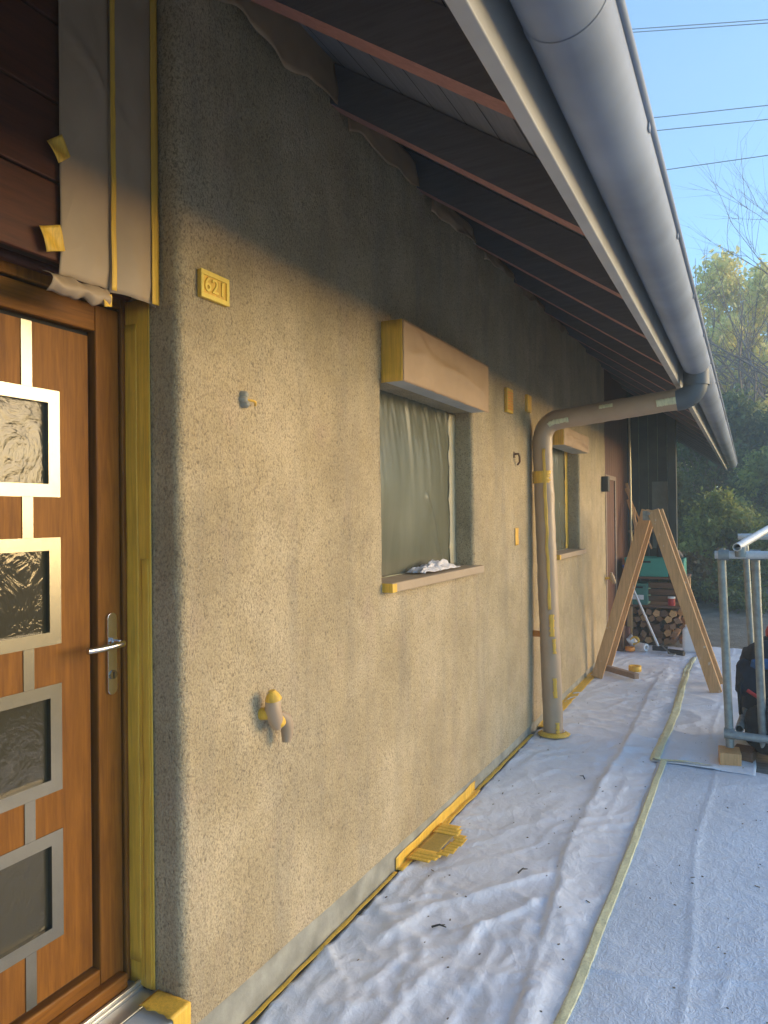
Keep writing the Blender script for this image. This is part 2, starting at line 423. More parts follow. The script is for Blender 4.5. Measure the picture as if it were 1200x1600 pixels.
for k in range(24):
    yy = 1.585 + .79*(k-5)
    if yy > RY1-.1: break
    rb = MB()
    vs = [(x, yy+s*.04, zr(x, o)) for s in (-1, 1) for x, o in ((-.35, 0), (.954, 0), (.954, .160), (-.35, .160))]
    rb.add(vs, [(0, 1, 2, 3), (7, 6, 5, 4), (0, 4, 5, 1), (1, 5, 6, 2), (2, 6, 7, 3), (3, 7, 4, 0)])
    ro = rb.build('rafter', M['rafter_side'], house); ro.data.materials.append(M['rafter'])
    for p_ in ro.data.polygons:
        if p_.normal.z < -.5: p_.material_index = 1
fa = MB(); fa.box(.956, .990, RY0, RY1, 2.385, 2.60); fa.build('fascia', M['fascia'], house, bevel=.003)
inf = MB()
for k in range(24):
    y0 = 1.585+.79*(k-5)+.042; y1 = y0+.79-.084
    if y1 > END: break
    inf.box(-.12, -.09, y0, y1, 3.0, 3.32)
inf.build('eaves_infill', M['plankred'], house)
vg = MB(); vg.beam((-.2, RY1+.02, zr(-.2, .09)), (1.0, RY1+.02, zr(1.0, .09)), .03, .2); vg.build('verge_board', M['soffit'], house)

# gutter
gu = MB(); gc = (1.09, 2.515); gr = .085
def gutter_profile(r): return [(gc[0]+r*math.cos(R(a)), gc[1]+r*math.sin(R(a))) for a in range(180, 361, 9)]
outer = gutter_profile(gr); inner = gutter_profile(gr-.004)[::-1]
ring = [(gc[0]-gr, gc[1]+.05)] + outer + [(gc[0]+gr, gc[1]+.012)] + [(gc[0]+gr-.004, gc[1]+.012)] + inner + [(gc[0]-gr+.004, gc[1]+.05)]
ygs = [RY0, 1.9, 3.2, 4.6, 7.5, 10.5, 13.5, RY1+.05]
for a, b in zip(ygs[:-1], ygs[1:]):
    k = len(ring); vs = [(x, yy, z) for yy in (a, b) for x, z in ring]
    gu.add(vs, [(i, (i+1) % k, k+(i+1) % k, k+i) for i in range(k)], True)
gu.tube([(gc[0]+gr+.004, RY0, gc[1]+.012), (gc[0]+gr+.004, RY1+.05, gc[1]+.012)], .010, 10)
for yy in (RY0, RY1+.05):
    k = len(outer); gu.add([(x, yy, z) for x, z in outer], [tuple(range(k))])
gut = gu.build('gutter', M['zinc'], house)
for yy in (1.35, 4.62, 7.9, 11.2):     # lapped joints
    j = MB(); pr = gutter_profile(gr+.0012); k = len(pr)
    j.add([(x, y_, z) for y_ in (yy, yy+.035) for x, z in pr], [(i, i+1, k+i+1, k+i) for i in range(k-1)], True)
    j.build('joint_collar', M['zinc'], gut)
for i in range(22):
    yy = 1.1+.79*i-2.37
    if yy > RY1: break
    j = MB(); pr = [(gc[0]+(gr+.003)*math.cos(R(a)), gc[1]+(gr+.003)*math.sin(R(a))) for a in range(350, 376, 6)]
    k = len(pr); j.add([(x, y_, z) for y_ in (yy, yy+.025) for x, z in pr], [(i2, i2+1, k+i2+1, k+i2) for i2 in range(k-1)], True)
    j.build('bracket_clip', M['zinc'], gut, solid=.003)

# downpipe with paper wrapping
PY = 5.08
def arc_path(p0, c, p1, n=8):
    p0, c, p1 = map(Vector, (p0, c, p1)); return [(1-t)**2*p0 + 2*t*(1-t)*c + t*t*p1 for t in [i/n for i in range(n+1)]]
dp = empty('downpipe', (.1, PY, 0)); dp.parent = house
down = MB()
path = [Vector((1.09, PY, 2.44))] + arc_path((1.09, PY, 2.40), (1.085, PY, 2.29), (.97, PY, 2.287), 8)
down.tube(path, .072, 20); 
down.tube([(1.09, PY, 2.50), (1.09, PY, 2.37)], .080, 20)
dpipe = down.build('outlet_elbow', M['zincdark'], house)
dp_o = dp
bpy.data.objects.remove(dp)
wrap = MB()
hp = [Vector((1.0, PY, 2.293)).lerp(Vector((.22, PY, 2.215)), i/26) for i in range(27)]
hp += arc_path((.20, PY, 2.213), (.085, PY, 2.20), (.082, PY, 2.06), 8)
hp += [Vector((.082, PY, 2.04)).lerp(Vector((.14, PY-.01, .0)), i/60) for i in range(61)]
rr = [.069+.004*noise.noise(Vector((i*.35, 3, 0))) for i in range(len(hp))]
wrap.tube(hp, rr, 22, cap=True, wob=.003)
wp = wrap.build('paper_wrapping', M['paperpipe'], house)
tp = MB()
def patch_on_pipe(t0, t1, a0, a1, r=.0795, jag=0):
    n = 14; pts = [hp[int(round(t0+(t1-t0)*i/n))] for i in range(n+1)]
    def f(u, v):
        idx = t0+(t1-t0)*u; i = int(idx); fr = idx-i; p = hp[i].lerp(hp[min(i+1, len(hp)-1)], fr)
        tn = (hp[min(i+1, len(hp)-1)]-hp[max(i-1, 0)]).normalized()
        sx = tn.cross(Vector((0, 1, 0))).normalized(); yv = Vector((0, 1, 0))
        a = a0+(a1-a0)*v + jag*noise.noise(Vector((u*9, v, t0)))
        return p + (yv*math.cos(R(a)) + sx*math.sin(R(a)))*(r)
    tp.grid(f, n*2, 6)
# along the downpipe's visible side (towards the camera: -y/+x)
for args in ((37, 70, 152, 168, .0745, 9), (71, 75.5, 140, 165, .0755, 9), (76, 79, 135, 152, .0755, 9), (84, 88, 138, 158, .0755, 9), (93, 96, 132, 150, .0755, 9), (41.5, 44, 130, 250, .0765, 16)):
    tp = MB(); patch_on_pipe(*args); tp.build('yellow_tape', M['tape'], wp, solid=.001)
for args in ((1, 5, 150, 185, .0755, 3), (14, 17, 190, 210, .0755, 4), (24, 30, 150, 175, .076, 6)):
    tp = MB(); patch_on_pipe(*args); tp.build('paper_tape', M['tapepale'], wp, solid=.001)
tp = MB()
tp.grid(lambda u, v: (.14+(.076+.035*v+.012*noise.noise(Vector((u*9, v, 0))))*math.cos(u*6.283), PY-.01+(.076+.04*v)*math.sin(u*6.283), .03-.022*v), 40, 3)
tp.build('yellow_tape_foot', M['tape'], wp, solid=.001)
cl = MB(); cl.tube([(.0, PY+.01, .70), (.06, PY, .70)], .022, 12); cl.build('pipe_clamp', M['orange'], wp)
cl = MB(); cl.tube([(.0, PY-.02, 2.04), (.0, PY-.02, .1)], .008, 8); 

# ------------------------------------------------------------------ door (part of the house)
door = empty('door', (0, 0, 0)); door.parent = house
XD = -.20
fr = MB()
fr.box(XD-.08, XD+.004, 1.494, 1.5125, .24, 2.19); fr.box(XD-.08, XD+.004, .42, .50, .24, 2.19); fr.box(XD-.08, XD+.004, .50, 1.494, 2.143, 2.19)
frame = fr.build('door_frame', M['door'], house, bevel=.004)
mo = MB(); mo.tube([(XD+.012, .42, 2.185), (XD+.012, 1.51, 2.185)], .017, 14); mo.build('head_moulding', M['plankred'], frame)
lf = MB()
lf.box(XD-.06, XD, 1.407, 1.488, .25, 2.136)
st = lf.build('door_stile', M['door'], door, bevel=.005)
lf = MB(); lf.box(XD-.06, XD, .506, .59, .25, 2.136); lf.build('door_stile', M['door'], door, bevel=.005)
lf = MB(); lf.box(XD-.06, XD-.0005, .59, 1.407, 2.062, 2.136); lf.build('door_rail', M['doorh'], door, bevel=.005)
lf = MB(); lf.box(XD-.06, XD-.0005, .59, 1.407, .25, .325); lf.box(XD, XD+.03, .52, 1.475, .242, .285); lf.build('door_rail', M['doorh'], door, bevel=.005)
gv = MB(); gv.box(XD-.05, XD-.03, .59, 1.407, .325, 2.062); gv.build('panel_groove', M['black'], door)
# panel with four square openings: built as strips around them
SY0, SY1 = 1.03, 1.296; PX = XD-.012
sq = [(1.607, 1.882), (1.228, 1.503), (.851, 1.126), (.475, .750)]
pn = MB(); a0, a1 = .605, 1.390
pn.box(XD-.03, PX, a0, SY0, .34, 2.047); pn.box(XD-.03, PX, SY1, a1, .34, 2.047)
zz_ = [.34] + [v for a, b in sq[::-1] for v in (a, b)] + [2.047]
for i in range(0, len(zz_), 2): pn.box(XD-.03, PX, SY0, SY1, zz_[i], zz_[i+1])
pn.build('door_panel', M['door'], door)
me = MB(); WDT = .033
for a, b in sq:
    me.box(XD-.03, PX+.003, SY0-.001, SY0+WDT, a, b); me.box(XD-.03, PX+.003, SY1-WDT, SY1+.001, a, b)
    me.box(XD-.03, PX+.003, SY0+WDT, SY1-WDT, a, a+WDT); me.box(XD-.03, PX+.003, SY0+WDT, SY1-WDT, b-WDT, b)
for i in range(0, len(zz_), 2): me.box(XD-.031, PX+.0029, 1.187, 1.217, zz_[i]+.0005, zz_[i+1]-.0005)
me.build('steel_inlay', M['steel'], door)
for a, b in sq:
    gp = MB(); gp.box(XD-.03, XD-.024, SY0+WDT, SY1-WDT, a+WDT, b-WDT); gp.build('glass_pane', M['glassgold'] if a > 1.5 else M['glass'], door)
hd = empty('handle_set', (0, 0, 0)); hd.parent = door
hp0 = MB()
yc, hz0, hz1, hw = 1.449, 1.062, 1.29, .0165
ringp = [(yc+hw*math.cos(R(a)), hz1-hw+hw*math.sin(R(a))) for a in range(0, 181, 15)] + [(yc+hw*math.cos(R(a)), hz0+hw+hw*math.sin(R(a))) for a in range(180, 361, 15)]
k = len(ringp)
hp0.add([(XD+.001, a, b) for a, b in ringp] + [(XD+.009, a, b) for a, b in ringp], [tuple(range(k, 2*k))] + [(i, (i+1) % k, k+(i+1) % k, k+i) for i in range(k)])
hp0.build('backplate', M['chrome'], hd, bevel=.0015)
hl = MB(); zc = 1.208
hl.tube([(XD+.008, yc, zc), (XD+.018, yc, zc)], .013, 20)
hl.tube([Vector((XD+.012, yc, zc))] + arc_path((XD+.03, yc, zc), (XD+.06, yc+.004, zc), (XD+.06, yc-.025, zc), 8) + arc_path((XD+.06, yc-.04, zc-.001), (XD+.06, yc-.09, zc-.003), (XD+.052, yc-.122, zc-.002), 6), .0088, 16)
hl.build('lever', M['chrome'], hd)
kh = MB(); kh.tube([(XD+.008, yc, 1.118), (XD+.013, yc, 1.118)], .0125, 20); kh.build('key_cylinder', M['steel'], hd)
kh = MB(); kh.box(XD+.0132, XD+.0138, yc-.0015, yc+.0015, 1.108, 1.126); kh.build('keyhole', M['black'], hd)
th = MB(); th.box(-.30, -.150, .42, 1.512, .10, .2385); th.box(-.165, -.155, .42, 1.512, .2385, .250); th.box(-.150, -.095, .42, 1.512, .10, .228)
th.build('threshold', M['alu'], house, bevel=.002)
sp = MB(); sp.box(-.095, .022, .45, 1.51, -.03, .226); tag(sp.build('doorstep', M['pale'], None, org=(0, 1, 0), bevel=.006), 'pale stone doorstep under the wooden front door', 'doorstep')
ck = MB(); ck.box(-.30, -.085, .42, 1.514, 2.19, 2.24); ck.build('door_head', M['plankred'], house)
zb = 2.165
for k in range(8):
    b = MB(); z0 = zb+.192*k; b.box(-.10, -.083, .42, 1.512, z0+.003, z0+.189); b.build('cladding_plank', M['plankred'], house, bevel=.004)
bk = MB(); bk.box(-.12, -.1005, .42, 1.512, 2.17, 3.5); bk.build('cladding_backing', M['black'], house)

# masking on the reveal, tape L on the step
tr = MB()
tr.grid(lambda u, v: (-.197+.094*v, 1.5085+.0015*noise.noise(Vector((v*30, 0, u*5))) - .002*math.exp(-((v-.55)/.06)**2), .236+u*1.93), 60, 14)
tr.grid(lambda u, v: (-.197+.045*v+.004*noise.noise(Vector((u*7, 2, 0))), 1.5068+.001*noise.noise(Vector((v*9, 0, u*30))), .30+u*1.80), 60, 8)
tr.grid(lambda u, v: (-.140+.028*v+.004*noise.noise(Vector((u*9, 5, 0))), 1.5062+.001*noise.noise(Vector((v*9, 7, u*30))), .236+u*1.2), 60, 6)
tt = tr.build('tape_strip', M['tape'], None, org=(-.15, 1.5, .24), solid=.001); tt.name = 'masking_tape'
tag(tt, 'long yellow masking tape strip down the door frame beside the render', 'tape')
tr = MB()
def tstep(u, v):
    L = u*.33
    if L < .115: x = -.092+L; z = .2405
    else: x = .0245+.001*noise.noise(Vector((v*9, u*9, 3))); z = .2405-(L-.115)
    yy = 1.437+.072*v + (.012*noise.noise(Vector((u*14, 4, 0))) if v < .01 else 0)
    return (x+.0, yy, z+.0015*noise.noise(Vector((u*20, v*8, 0))))
tr.grid(tstep, 40, 8); tag(tr.build('masking_tape', M['tape'], None, org=(0, 1.47, .24), solid=.001), 'yellow masking tape folded over the corner of the doorstep', 'tape')

# big paper over the cladding
pap = empty('masking_paper', (-.075, 1.36, 2.14), 'tall brown masking paper sheet with yellow tape seams hung over the dark red boards', 'masking paper')
def ppr(y0, y1, xo, seed, z0=2.135, z1=3.5):
    def f(u, v):
        yy = y0+(y1-y0)*v; z = z0+(z1-z0)*u
        e = math.sin(v*math.pi)
        x = -.074 + xo + e*(.006+.018*abs(noise.noise(Vector((yy*6, z*2.2, seed))))) + .006*noise.noise(Vector((yy*14, z*7, seed+3)))*e
        # diagonal crease
        dd = (z-2.62) + (yy-1.35)*.8
        x += .014*math.exp(-(dd/.02)**2)*e*(.5+.5*noise.noise(Vector((z*3, yy*8, 1))))
        if u < .04: x -= .008*(1-u/.04)
        return (x, yy + .004*noise.noise(Vector((z*3, seed, 0)))*(v < .01), z - .01*noise.noise(Vector((yy*14, seed, 2)))*(u < .01))
    return f
p_ = MB(); p_.grid(ppr(1.192, 1.345, .002, 1), 90, 22); p_.build('paper_sheet', M['paper'], pap, solid=.0006)
p_ = MB(); p_.grid(ppr(1.34, 1.509, .004, 7), 90, 24); p_.build('paper_sheet', M['paper'], pap, solid=.0006)
for yy, ww, s in ((1.347, .016, 1), (1.492, .026, 2)):
    p_ = MB(); p_.grid(lambda u, v: (-.0625+.0015*noise.noise(Vector((u*40, v*2, s))), yy+(v-.5)*ww+.002*noise.noise(Vector((u*12, s, 0))), 2.137+1.35*u), 90, 5)
    p_.build('tape_seam', M['tape'], pap, solid=.0006)
p_ = MB()
p_.grid(lambda u, v: (-.078+.05*math.sin(v*2.4)*(1-.4*u)-.02*v, 1.145+.19*u, 2.132-.05*v-.012*noise.noise(Vector((u*6, v, 2)))+.01*u), 20, 12)
p_.build('loose_flap', M['paper'], pap, solid=.0006)
for (yy, z, a, s) in ((1.185, 2.43, 40, .05), (1.165, 2.21, 20, .058), (1.325, 2.105, 15, .03)):
    p_ = MB(); ca, sa = math.cos(R(a)), math.sin(R(a))
    p_.grid(lambda u, v: (-.064+.004*math.sin(u*5+v*3), yy+((u-.5)*ca-(v-.5)*sa)*s, z+((u-.5)*sa+(v-.5)*ca)*s), 8, 8)
    p_.build('tape_piece', M['tape'], pap, solid=.0006)
# paper strips at the wall head between the rafters
ei = [(1.64, 2.34, 3.04, 3.30), (2.42, 3.08, 3.03, 3.20), (3.22, 3.86, 3.02, 3.16), (4.0, 4.65, 3.03, 3.14), (4.8, 5.42, 3.03, 3.13), (5.6, 6.2, 3.03, 3.12)]
for i, (y0, y1, z0, z1) in enumerate(ei):
    p_ = MB()
    def f(u, v, y0=y0, y1=y1, z0=z0, z1=z1, i=i):
        yy = y0+(y1-y0)*u
        zl = z0+.05*noise.noise(Vector((u*3, i*5, 0)))+.05*u
        return (.012+.03*abs(noise.noise(Vector((u*4, v*1.5, i))))*(1-v*.5)+.02*(1-v), yy, zl+(z1-zl)*v)
    p_.grid(f, 26, 10)
    wh = ['widest, nearest the door', 'second from the door', 'above the left side of the first window', 'just past the first window box', 'above the downpipe', 'farthest, above the second window'][i]
    tag(p_.build('paper_strip', M['paperpink'], None, org=((.01, y0, z0)), solid=.0008), 'brown paper strip taped under the eaves, ' + wh, 'masking paper', 'paper strips between the rafters')

# ------------------------------------------------------------------ windows
for i, wn in enumerate(wins):
    we = empty('window'); we.parent = house
    y0, y1, z0, z1 = wn['y0'], wn['y1'], wn['z0'], wn['z1']
    q = MB(); X0, X1 = -.21, -.16
    q.box(X0, X1, y0, y0+.06, z0, z1); q.box(X0, X1, y1-.06, y1, z0, z1); q.box(X0, X1-.001, y0+.06, y1-.06, z0, z0+.07); q.box(X0, X1-.001, y0+.06, y1-.06, z1-.06, z1)
    q.build('window_frame', M['brownw'], we, bevel=.003)
    q = MB(); q.box(-.195, -.185, y0+.06, y1-.06, z0+.07, z1-.06); q.build('pane', M['pane'], we)
    q = MB(); q.box(-.16, .048, y0-.012, y1+.035, z0-.038, z0+.004); sill = q.build('window_sill', M['paper'], we, bevel=.006, seg=3)
    q = MB(); q.box(.0485, .0495, y0-.012, y0+.03, z0-.036, z0+.0); q.box(-.1, .0495, y0-.014, y0-.0125, z0-.036, z0+.002); q.build('sill_tape', M['tape'], sill)
    q = MB(); q.grid(lambda u, v: (-.125+.012*v, y0+(y1-y0)*u, z0+.006+.002*noise.noise(Vector((u*20, v, i)))), 40, 2); q.build('sill_tape', M['tapepale'], sill, solid=.001)
    q = MB(); bz0, bz1 = z1-.012, z1+.24
    if i == 0: q.box(.0, .098, y0, y1-.02, bz0+.003, bz1)
    else: q.box(-.06, .085, y0, y1-.02, bz0-.06, bz1-.17)
    q.build('shutter_box', M['fascia'], we, bevel=.004)
    # kraft paper over the box: front, top, and folded edges
    X = .1005 if i == 0 else .0875
    ba, bb = (bz0-.004, bz1+.004) if i == 0 else (bz0-.062, bz1-.168)
    q = MB()
    def f(u, v, X=X, ba=ba, bb=bb, y0=y0, y1=y1):
        yy = y0+.001+(y1-y0-.02)*u; z = ba+(bb-ba)*v; e = math.sin(min(1, u*6)*math.pi/2)*math.sin(min(1, (1-u)*6)*math.pi/2)*math.sin(v*math.pi)
        s = noise.noise(Vector((u*2.2+v*1.1, v*1.3-u*2, 2.5)))
        cr = (1-abs(s)*4) if abs(s) < .25 else 0
        return (X+.002+e*(.006+.014*cr), yy, z+.004*noise.noise(Vector((u*20, 0, 1)))*(v < .02))
    q.grid(f, 70, 24); q.build('paper_front', M['paperpink'], we, solid=.0006)
    q = MB(); q.grid(lambda u, v: (-.0+(X+.001)*u, y0-.003+.001*math.sin(u*20), ba+(bb-ba)*v), 12, 6); q.build('tape_end', M['tape'], we, solid=.0006)
    # plastic film hung in the opening, gathered at the top
    q = MB()
    def f(u, v, i=i, y0=y0, y1=y1, z0=z0, z1=z1):
        z = z0+.01+(z1-z0-.01)*v
        edge = .055 + .012*(1 if noise.noise(Vector((0, z*5, 9+i))) > .05 else 0) + .03*max(0, noise.noise(Vector((0, z*4, 3))))
        yy = y0+.002+(y1-y0-edge)*u
        fold = .022*v**3*abs(noise.noise(Vector((u*16+v*2, v*1.2, i)))) + .010*max(0, 1-abs((u-.8)-(v-.2)*-.5)/.03)*(v < .45)*(u > .6) + .012*noise.noise(Vector((u*3, v*2, i+4)))
        return (-.125+fold+.02*math.sin(u*3.1)*math.sin(v*3.1), yy, z)
    q.grid(f, 90, 50)
    fl = q.build('film_sheet', M['film'], None, org=(-.12, y0, z0), solid=0); fl.name = 'masking_film'
    tag(fl, ['cloudy plastic film taped over the nearer, larger window', 'cloudy plastic film over the far window behind the downpipe'][i], 'plastic film')
    q = MB()
    def f(u, v, i=i, y1=y1, z0=z0, z1=z1):
        z = z0+.01+(z1-z0-.02)*u
        wdt = .026+.05*v*0
        inn = .062+.022*noise.noise(Vector((0, z*7, i+2)))+.01*(1 if noise.noise(Vector((1, z*11, i))) > 0 else 0)
        return (-.119+.012*v+.004*noise.noise(Vector((v*4, z*8, 0))), y1-.004-inn*(1-v), z)
    q.grid(f, 60, 4); q.build('film_tape', M['cream'] if i == 0 else M['tape'], fl, org=(0, 0, 0), solid=.001).location = -Vector((-.12, y0, z0))

# rag on the sill
rg = MB()
def f(u, v):
    a = u-.5; b = v-.5
    n1 = noise.noise(Vector((u*5, v*5, 4))); 
    x = -.045 + .10*b + .02*noise.noise(Vector((u*6, v*6, 8))); yy = 3.40+.46*a+.04*noise.noise(Vector((u*5, v*5, 1)))
    edge = max(0, 1-(2*a)**2)*max(0, 1-(2*b)**2)
    return (x, yy, 1.270 + edge*.03 + .035*abs(n1)*(.3+edge) + .012*noise.noise(Vector((u*17, v*17, 2)))*edge + .004)
rg.grid(f, 50, 30); tag(rg.build('rag', plain('rag_cloth', (.62, .60, .62), .85, .2, 40, bmp=.4, bs=90), None, org=(-.04, 3.4, 1.27), solid=.003), 'crumpled white and grey rag lying on the window sill', 'rag')

# ------------------------------------------------------------------ small things on the wall
np_ = empty('house_number_plate', (.005, 1.65, 2.2), 'small yellow taped house number plate 621 on the render', 'sign')
q = MB(); q.box(.0, .012, 1.588, 1.712, 2.176, 2.256); q.build('plate', M['tape'], np_, bevel=.003)
q = MB()
for b_ in ((.012, .0165, 1.588, 1.712, 2.176, 2.190), (.012, .0165, 1.588, 1.712, 2.242, 2.256), (.012, .0164, 1.588, 1.600, 2.190, 2.242), (.012, .0164, 1.700, 1.712, 2.190, 2.242)): q.box(*b_)
q.build('raised_rim', plain('tape_rim', (.85, .62, .10), .5), np_, bevel=.001)
tc = bpy.data.curves.new('digits', 'FONT'); tc.body = '621'; tc.size = .058; tc.extrude = .0015; tc.bevel_depth = .0008; tc.align_x = 'CENTER'; tc.align_y = 'CENTER'; tc.space_character = 1.1
to = bpy.data.objects.new('digits_tmp', tc); C.objects.link(to)
dg = bpy.context.evaluated_depsgraph_get(); me_ = bpy.data.meshes.new_from_object(to.evaluated_get(dg)); bpy.data.objects.remove(to)
me_.transform(Matrix.Translation((.0135, 1.65, 2.216)) @ Matrix.Rotation(R(90), 4, 'Z') @ Matrix.Rotation(R(90), 4, 'X')); me_.materials.clear(); me_.materials.append(bpy.data.materials['tape_rim'])
do = bpy.data.objects.new('digits', me_); C.objects.link(do); do.parent = np_; do.location = -np_.location

pg = empty('cable_stub', (.0, 1.79, 1.91), 'small grey cable stub with a yellow wire sticking out of the render', 'cable stub')
q = MB()
for (a, b, r) in ((1.785, 1.928, .012), (1.780, 1.913, .011), (1.790, 1.900, .013)): q.tube([(-.005, a, b), (.014, a+.004, b-.002), (.02, a+.004, b-.002)], [r, r, r*.5], 10)
q.build('grey_plug', M['concrete'], pg)
q = MB(); q.tube([(.01, 1.795, 1.912), (.025, 1.812, 1.909), (.02, 1.828, 1.908), (.012, 1.838, 1.900)], .004, 8); q.build('yellow_wire', M['tape'], pg)

tap = empty('outdoor_tap', (0, 1.88, .95), 'outdoor water tap wrapped in brown paper and yellow tape on the render', 'tap')
q = MB(); q.tube([(-.01, 1.872, .925), (.03, 1.872, .93), (.045, 1.873, .93)], [.02, .019, .015], 14, wob=.006); q.build('wrapped_stem', M['tape'], tap)
q = MB(); q.tube([(.045, 1.862, 1.005), (.046, 1.866, .985), (.045, 1.872, .95), (.046, 1.885, .905), (.047, 1.892, .88)], [.010, .024, .028, .024, .012], 14, wob=.012, seed=4); q.build('wrapped_body', M['paperpipe'], tap)
q = MB(); q.tube([(.047, 1.905, .925), (.05, 1.925, .905), (.05, 1.937, .875), (.05, 1.940, .845), (.05, 1.938, .825)], [.010, .019, .021, .020, .014], 14, wob=.010, seed=9); q.build('wrapped_spout', M['paper'], tap)
q = MB(); q.tube([(.046, 1.862, 1.006), (.047, 1.864, .992), (.047, 1.867, .978)], [.011, .020, .0255], 16, wob=.008, seed=2); q.build('upper_tape_wrap', M['tape'], tap)
q = MB(); q.tube([(.050, 1.886, .918), (.051, 1.892, .903), (.052, 1.899, .892)], [.020, .022, .018], 14, wob=.008, seed=6); q.build('lower_tape_wrap', M['tape'], tap)

for i, (y0, y1, z0, z1, lab) in enumerate(((4.455, 4.585, 2.205, 2.36, 'larger yellow taped vent cover right of the shutter box'), (4.93, 5.03, 2.265, 2.385, 'smaller yellow taped vent cover nearest the downpipe'))):
    v = empty('vent_cover', (0, (y0+y1)/2, z0), lab, 'vent cover', 'taped vent covers')
    q = MB(); q.box(0, .022, y0, y1, z0, z1); q.build('box_body', M['tape'], v, bevel=.004)
    q = MB()
    for k in range(7): zt = z0+.02+k*(z1-z0-.035)/7; q.box(.022, .025, y0+.012, y1-.012, zt, zt+.007)
    q.build('louvres', M['orange'] if i == 0 else M['tape'], v)
q = MB(); q.grid(lambda u, v: (.0035+.001*math.sin(u*9), 4.655+.075*v, 1.345+.115*u), 10, 4); tag(q.build('tape_patch', tape('orange_yellow_tape', (.85, .47, .05)), None, org=(0, 4.69, 1.4), solid=.001), 'small upright orange yellow tape patch on the render left of the downpipe', 'tape')
hk = empty('wall_hook', (0, 4.68, 1.92), 'small rusty hook in the render above the tape patch', 'hook')
q = MB(); q.tube([(0, 4.66, 1.95), (.03, 4.66, 1.95), (.035, 4.67, 1.93), (.03, 4.69, 1.90), (.012, 4.70, 1.88)], .007, 8); q.build('hook_rod', M['brownw'], hk)
q = MB(); q.box(-.002, .004, 4.645, 4.675, 1.925, 1.965); q.build('hook_plate', M['brownw'], hk)
q = MB(); q.box(0, .07, 7.80, 7.90, 1.78, 1.94); lb = q.build('wall_box', M['darkplastic'], None, org=(0, 7.85, 1.78), bevel=.005); tag(lb, 'small dark box fixed to the far end of the render', 'box')
tk = empty('stop_tap', (.02, 8.0, .85), 'yellow taped stop tap on the far corner of the render', 'tap')
q = MB(); q.tube([(-.01, 7.96, .86), (.07, 7.98, .86), (.09, 8.0, .83)], .014, 8, wob=.004); q.build('tap_stem', M['tape'], tk)
q = MB(); q.tube([(.06, 7.98, .92), (.06, 7.98, .86), (.09, 8.02, .80)], [.012, .03, .012], 10, wob=.02); q.build('tap_body', M['paper'], tk)

# ------------------------------------------------------------------ drop sheets
def ridged(p): return 1-abs(noise.noise(p))*2.2
CREASE = [([(.76, 1.6), (.74, 2.1), (.70, 2.6), (.66, 3.0), (.60, 3.5), (.61, 4.2), (.63, 5.2), (.60, 6.5), (.62, 8.0)], .026, .012, .10),
          ([(.64, 3.15), (.42, 2.85), (.25, 2.65), (.14, 2.25)], .022, .014, .05), ([(.66, 2.95), (.48, 2.6), (.40, 2.2), (.37, 1.8)], .024, .013, .045),
          ([(.68, 2.6), (.57, 2.3), (.53, 1.9)], .020, .012, .04), ([(.33, 2.78), (.20, 2.72), (.06, 2.5)], .014, .010, .04), ([(.30, 2.35), (.25, 2.1), (.26, 1.7)], .016, .012, .04),
          ([(.15, 5.6), (.45, 5.45), (.8, 5.5)], .010, .010, .05), ([(.1, 6.5), (.5, 6.35), (.86, 6.5)], .012, .012, .06), ([(.2, 7.4), (.6, 7.3), (.86, 7.45)], .014, .012, .06),
          ([(.15, 4.3), (.35, 4.0), (.56, 4.1)], .007, .012, .05), ([(.5, 3.9), (.42, 3.6), (.28, 3.4)], .007, .012, .05)]
def crease_h(x, y):
    h = 0
    for pts, A, w1, w2 in CREASE:
        best = 9; sd = 1; tt = 0; n = len(pts)-1
        wx = x+.012*noise.noise(Vector((x*7, y*7, A*99))); wy = y+.02*noise.noise(Vector((x*6, y*6, A*50+9)))
        ylo = min(p[1] for p in pts)-.3; yhi = max(p[1] for p in pts)+.3
        if not ylo < y < yhi: continue
        for i in range(n):
            ax, ay = pts[i]; bx, by = pts[i+1]; dx, dy = bx-ax, by-ay
            t = max(0, min(1, ((wx-ax)*dx+(wy-ay)*dy)/(dx*dx+dy*dy))); qx, qy = wx-ax-t*dx, wy-ay-t*dy
            d = math.hypot(qx, qy)
            if d < best: best = d; sd = dx*qy-dy*qx; tt = (i+t)/n
        e = min(1, tt*8, (1-tt)*8+.0)
        h = max(h, 0)+A*e*(.7+.5*noise.noise(Vector((x*3, y*3, A*70))))*math.exp(-best/(w1 if sd > 0 else w2))
    return h
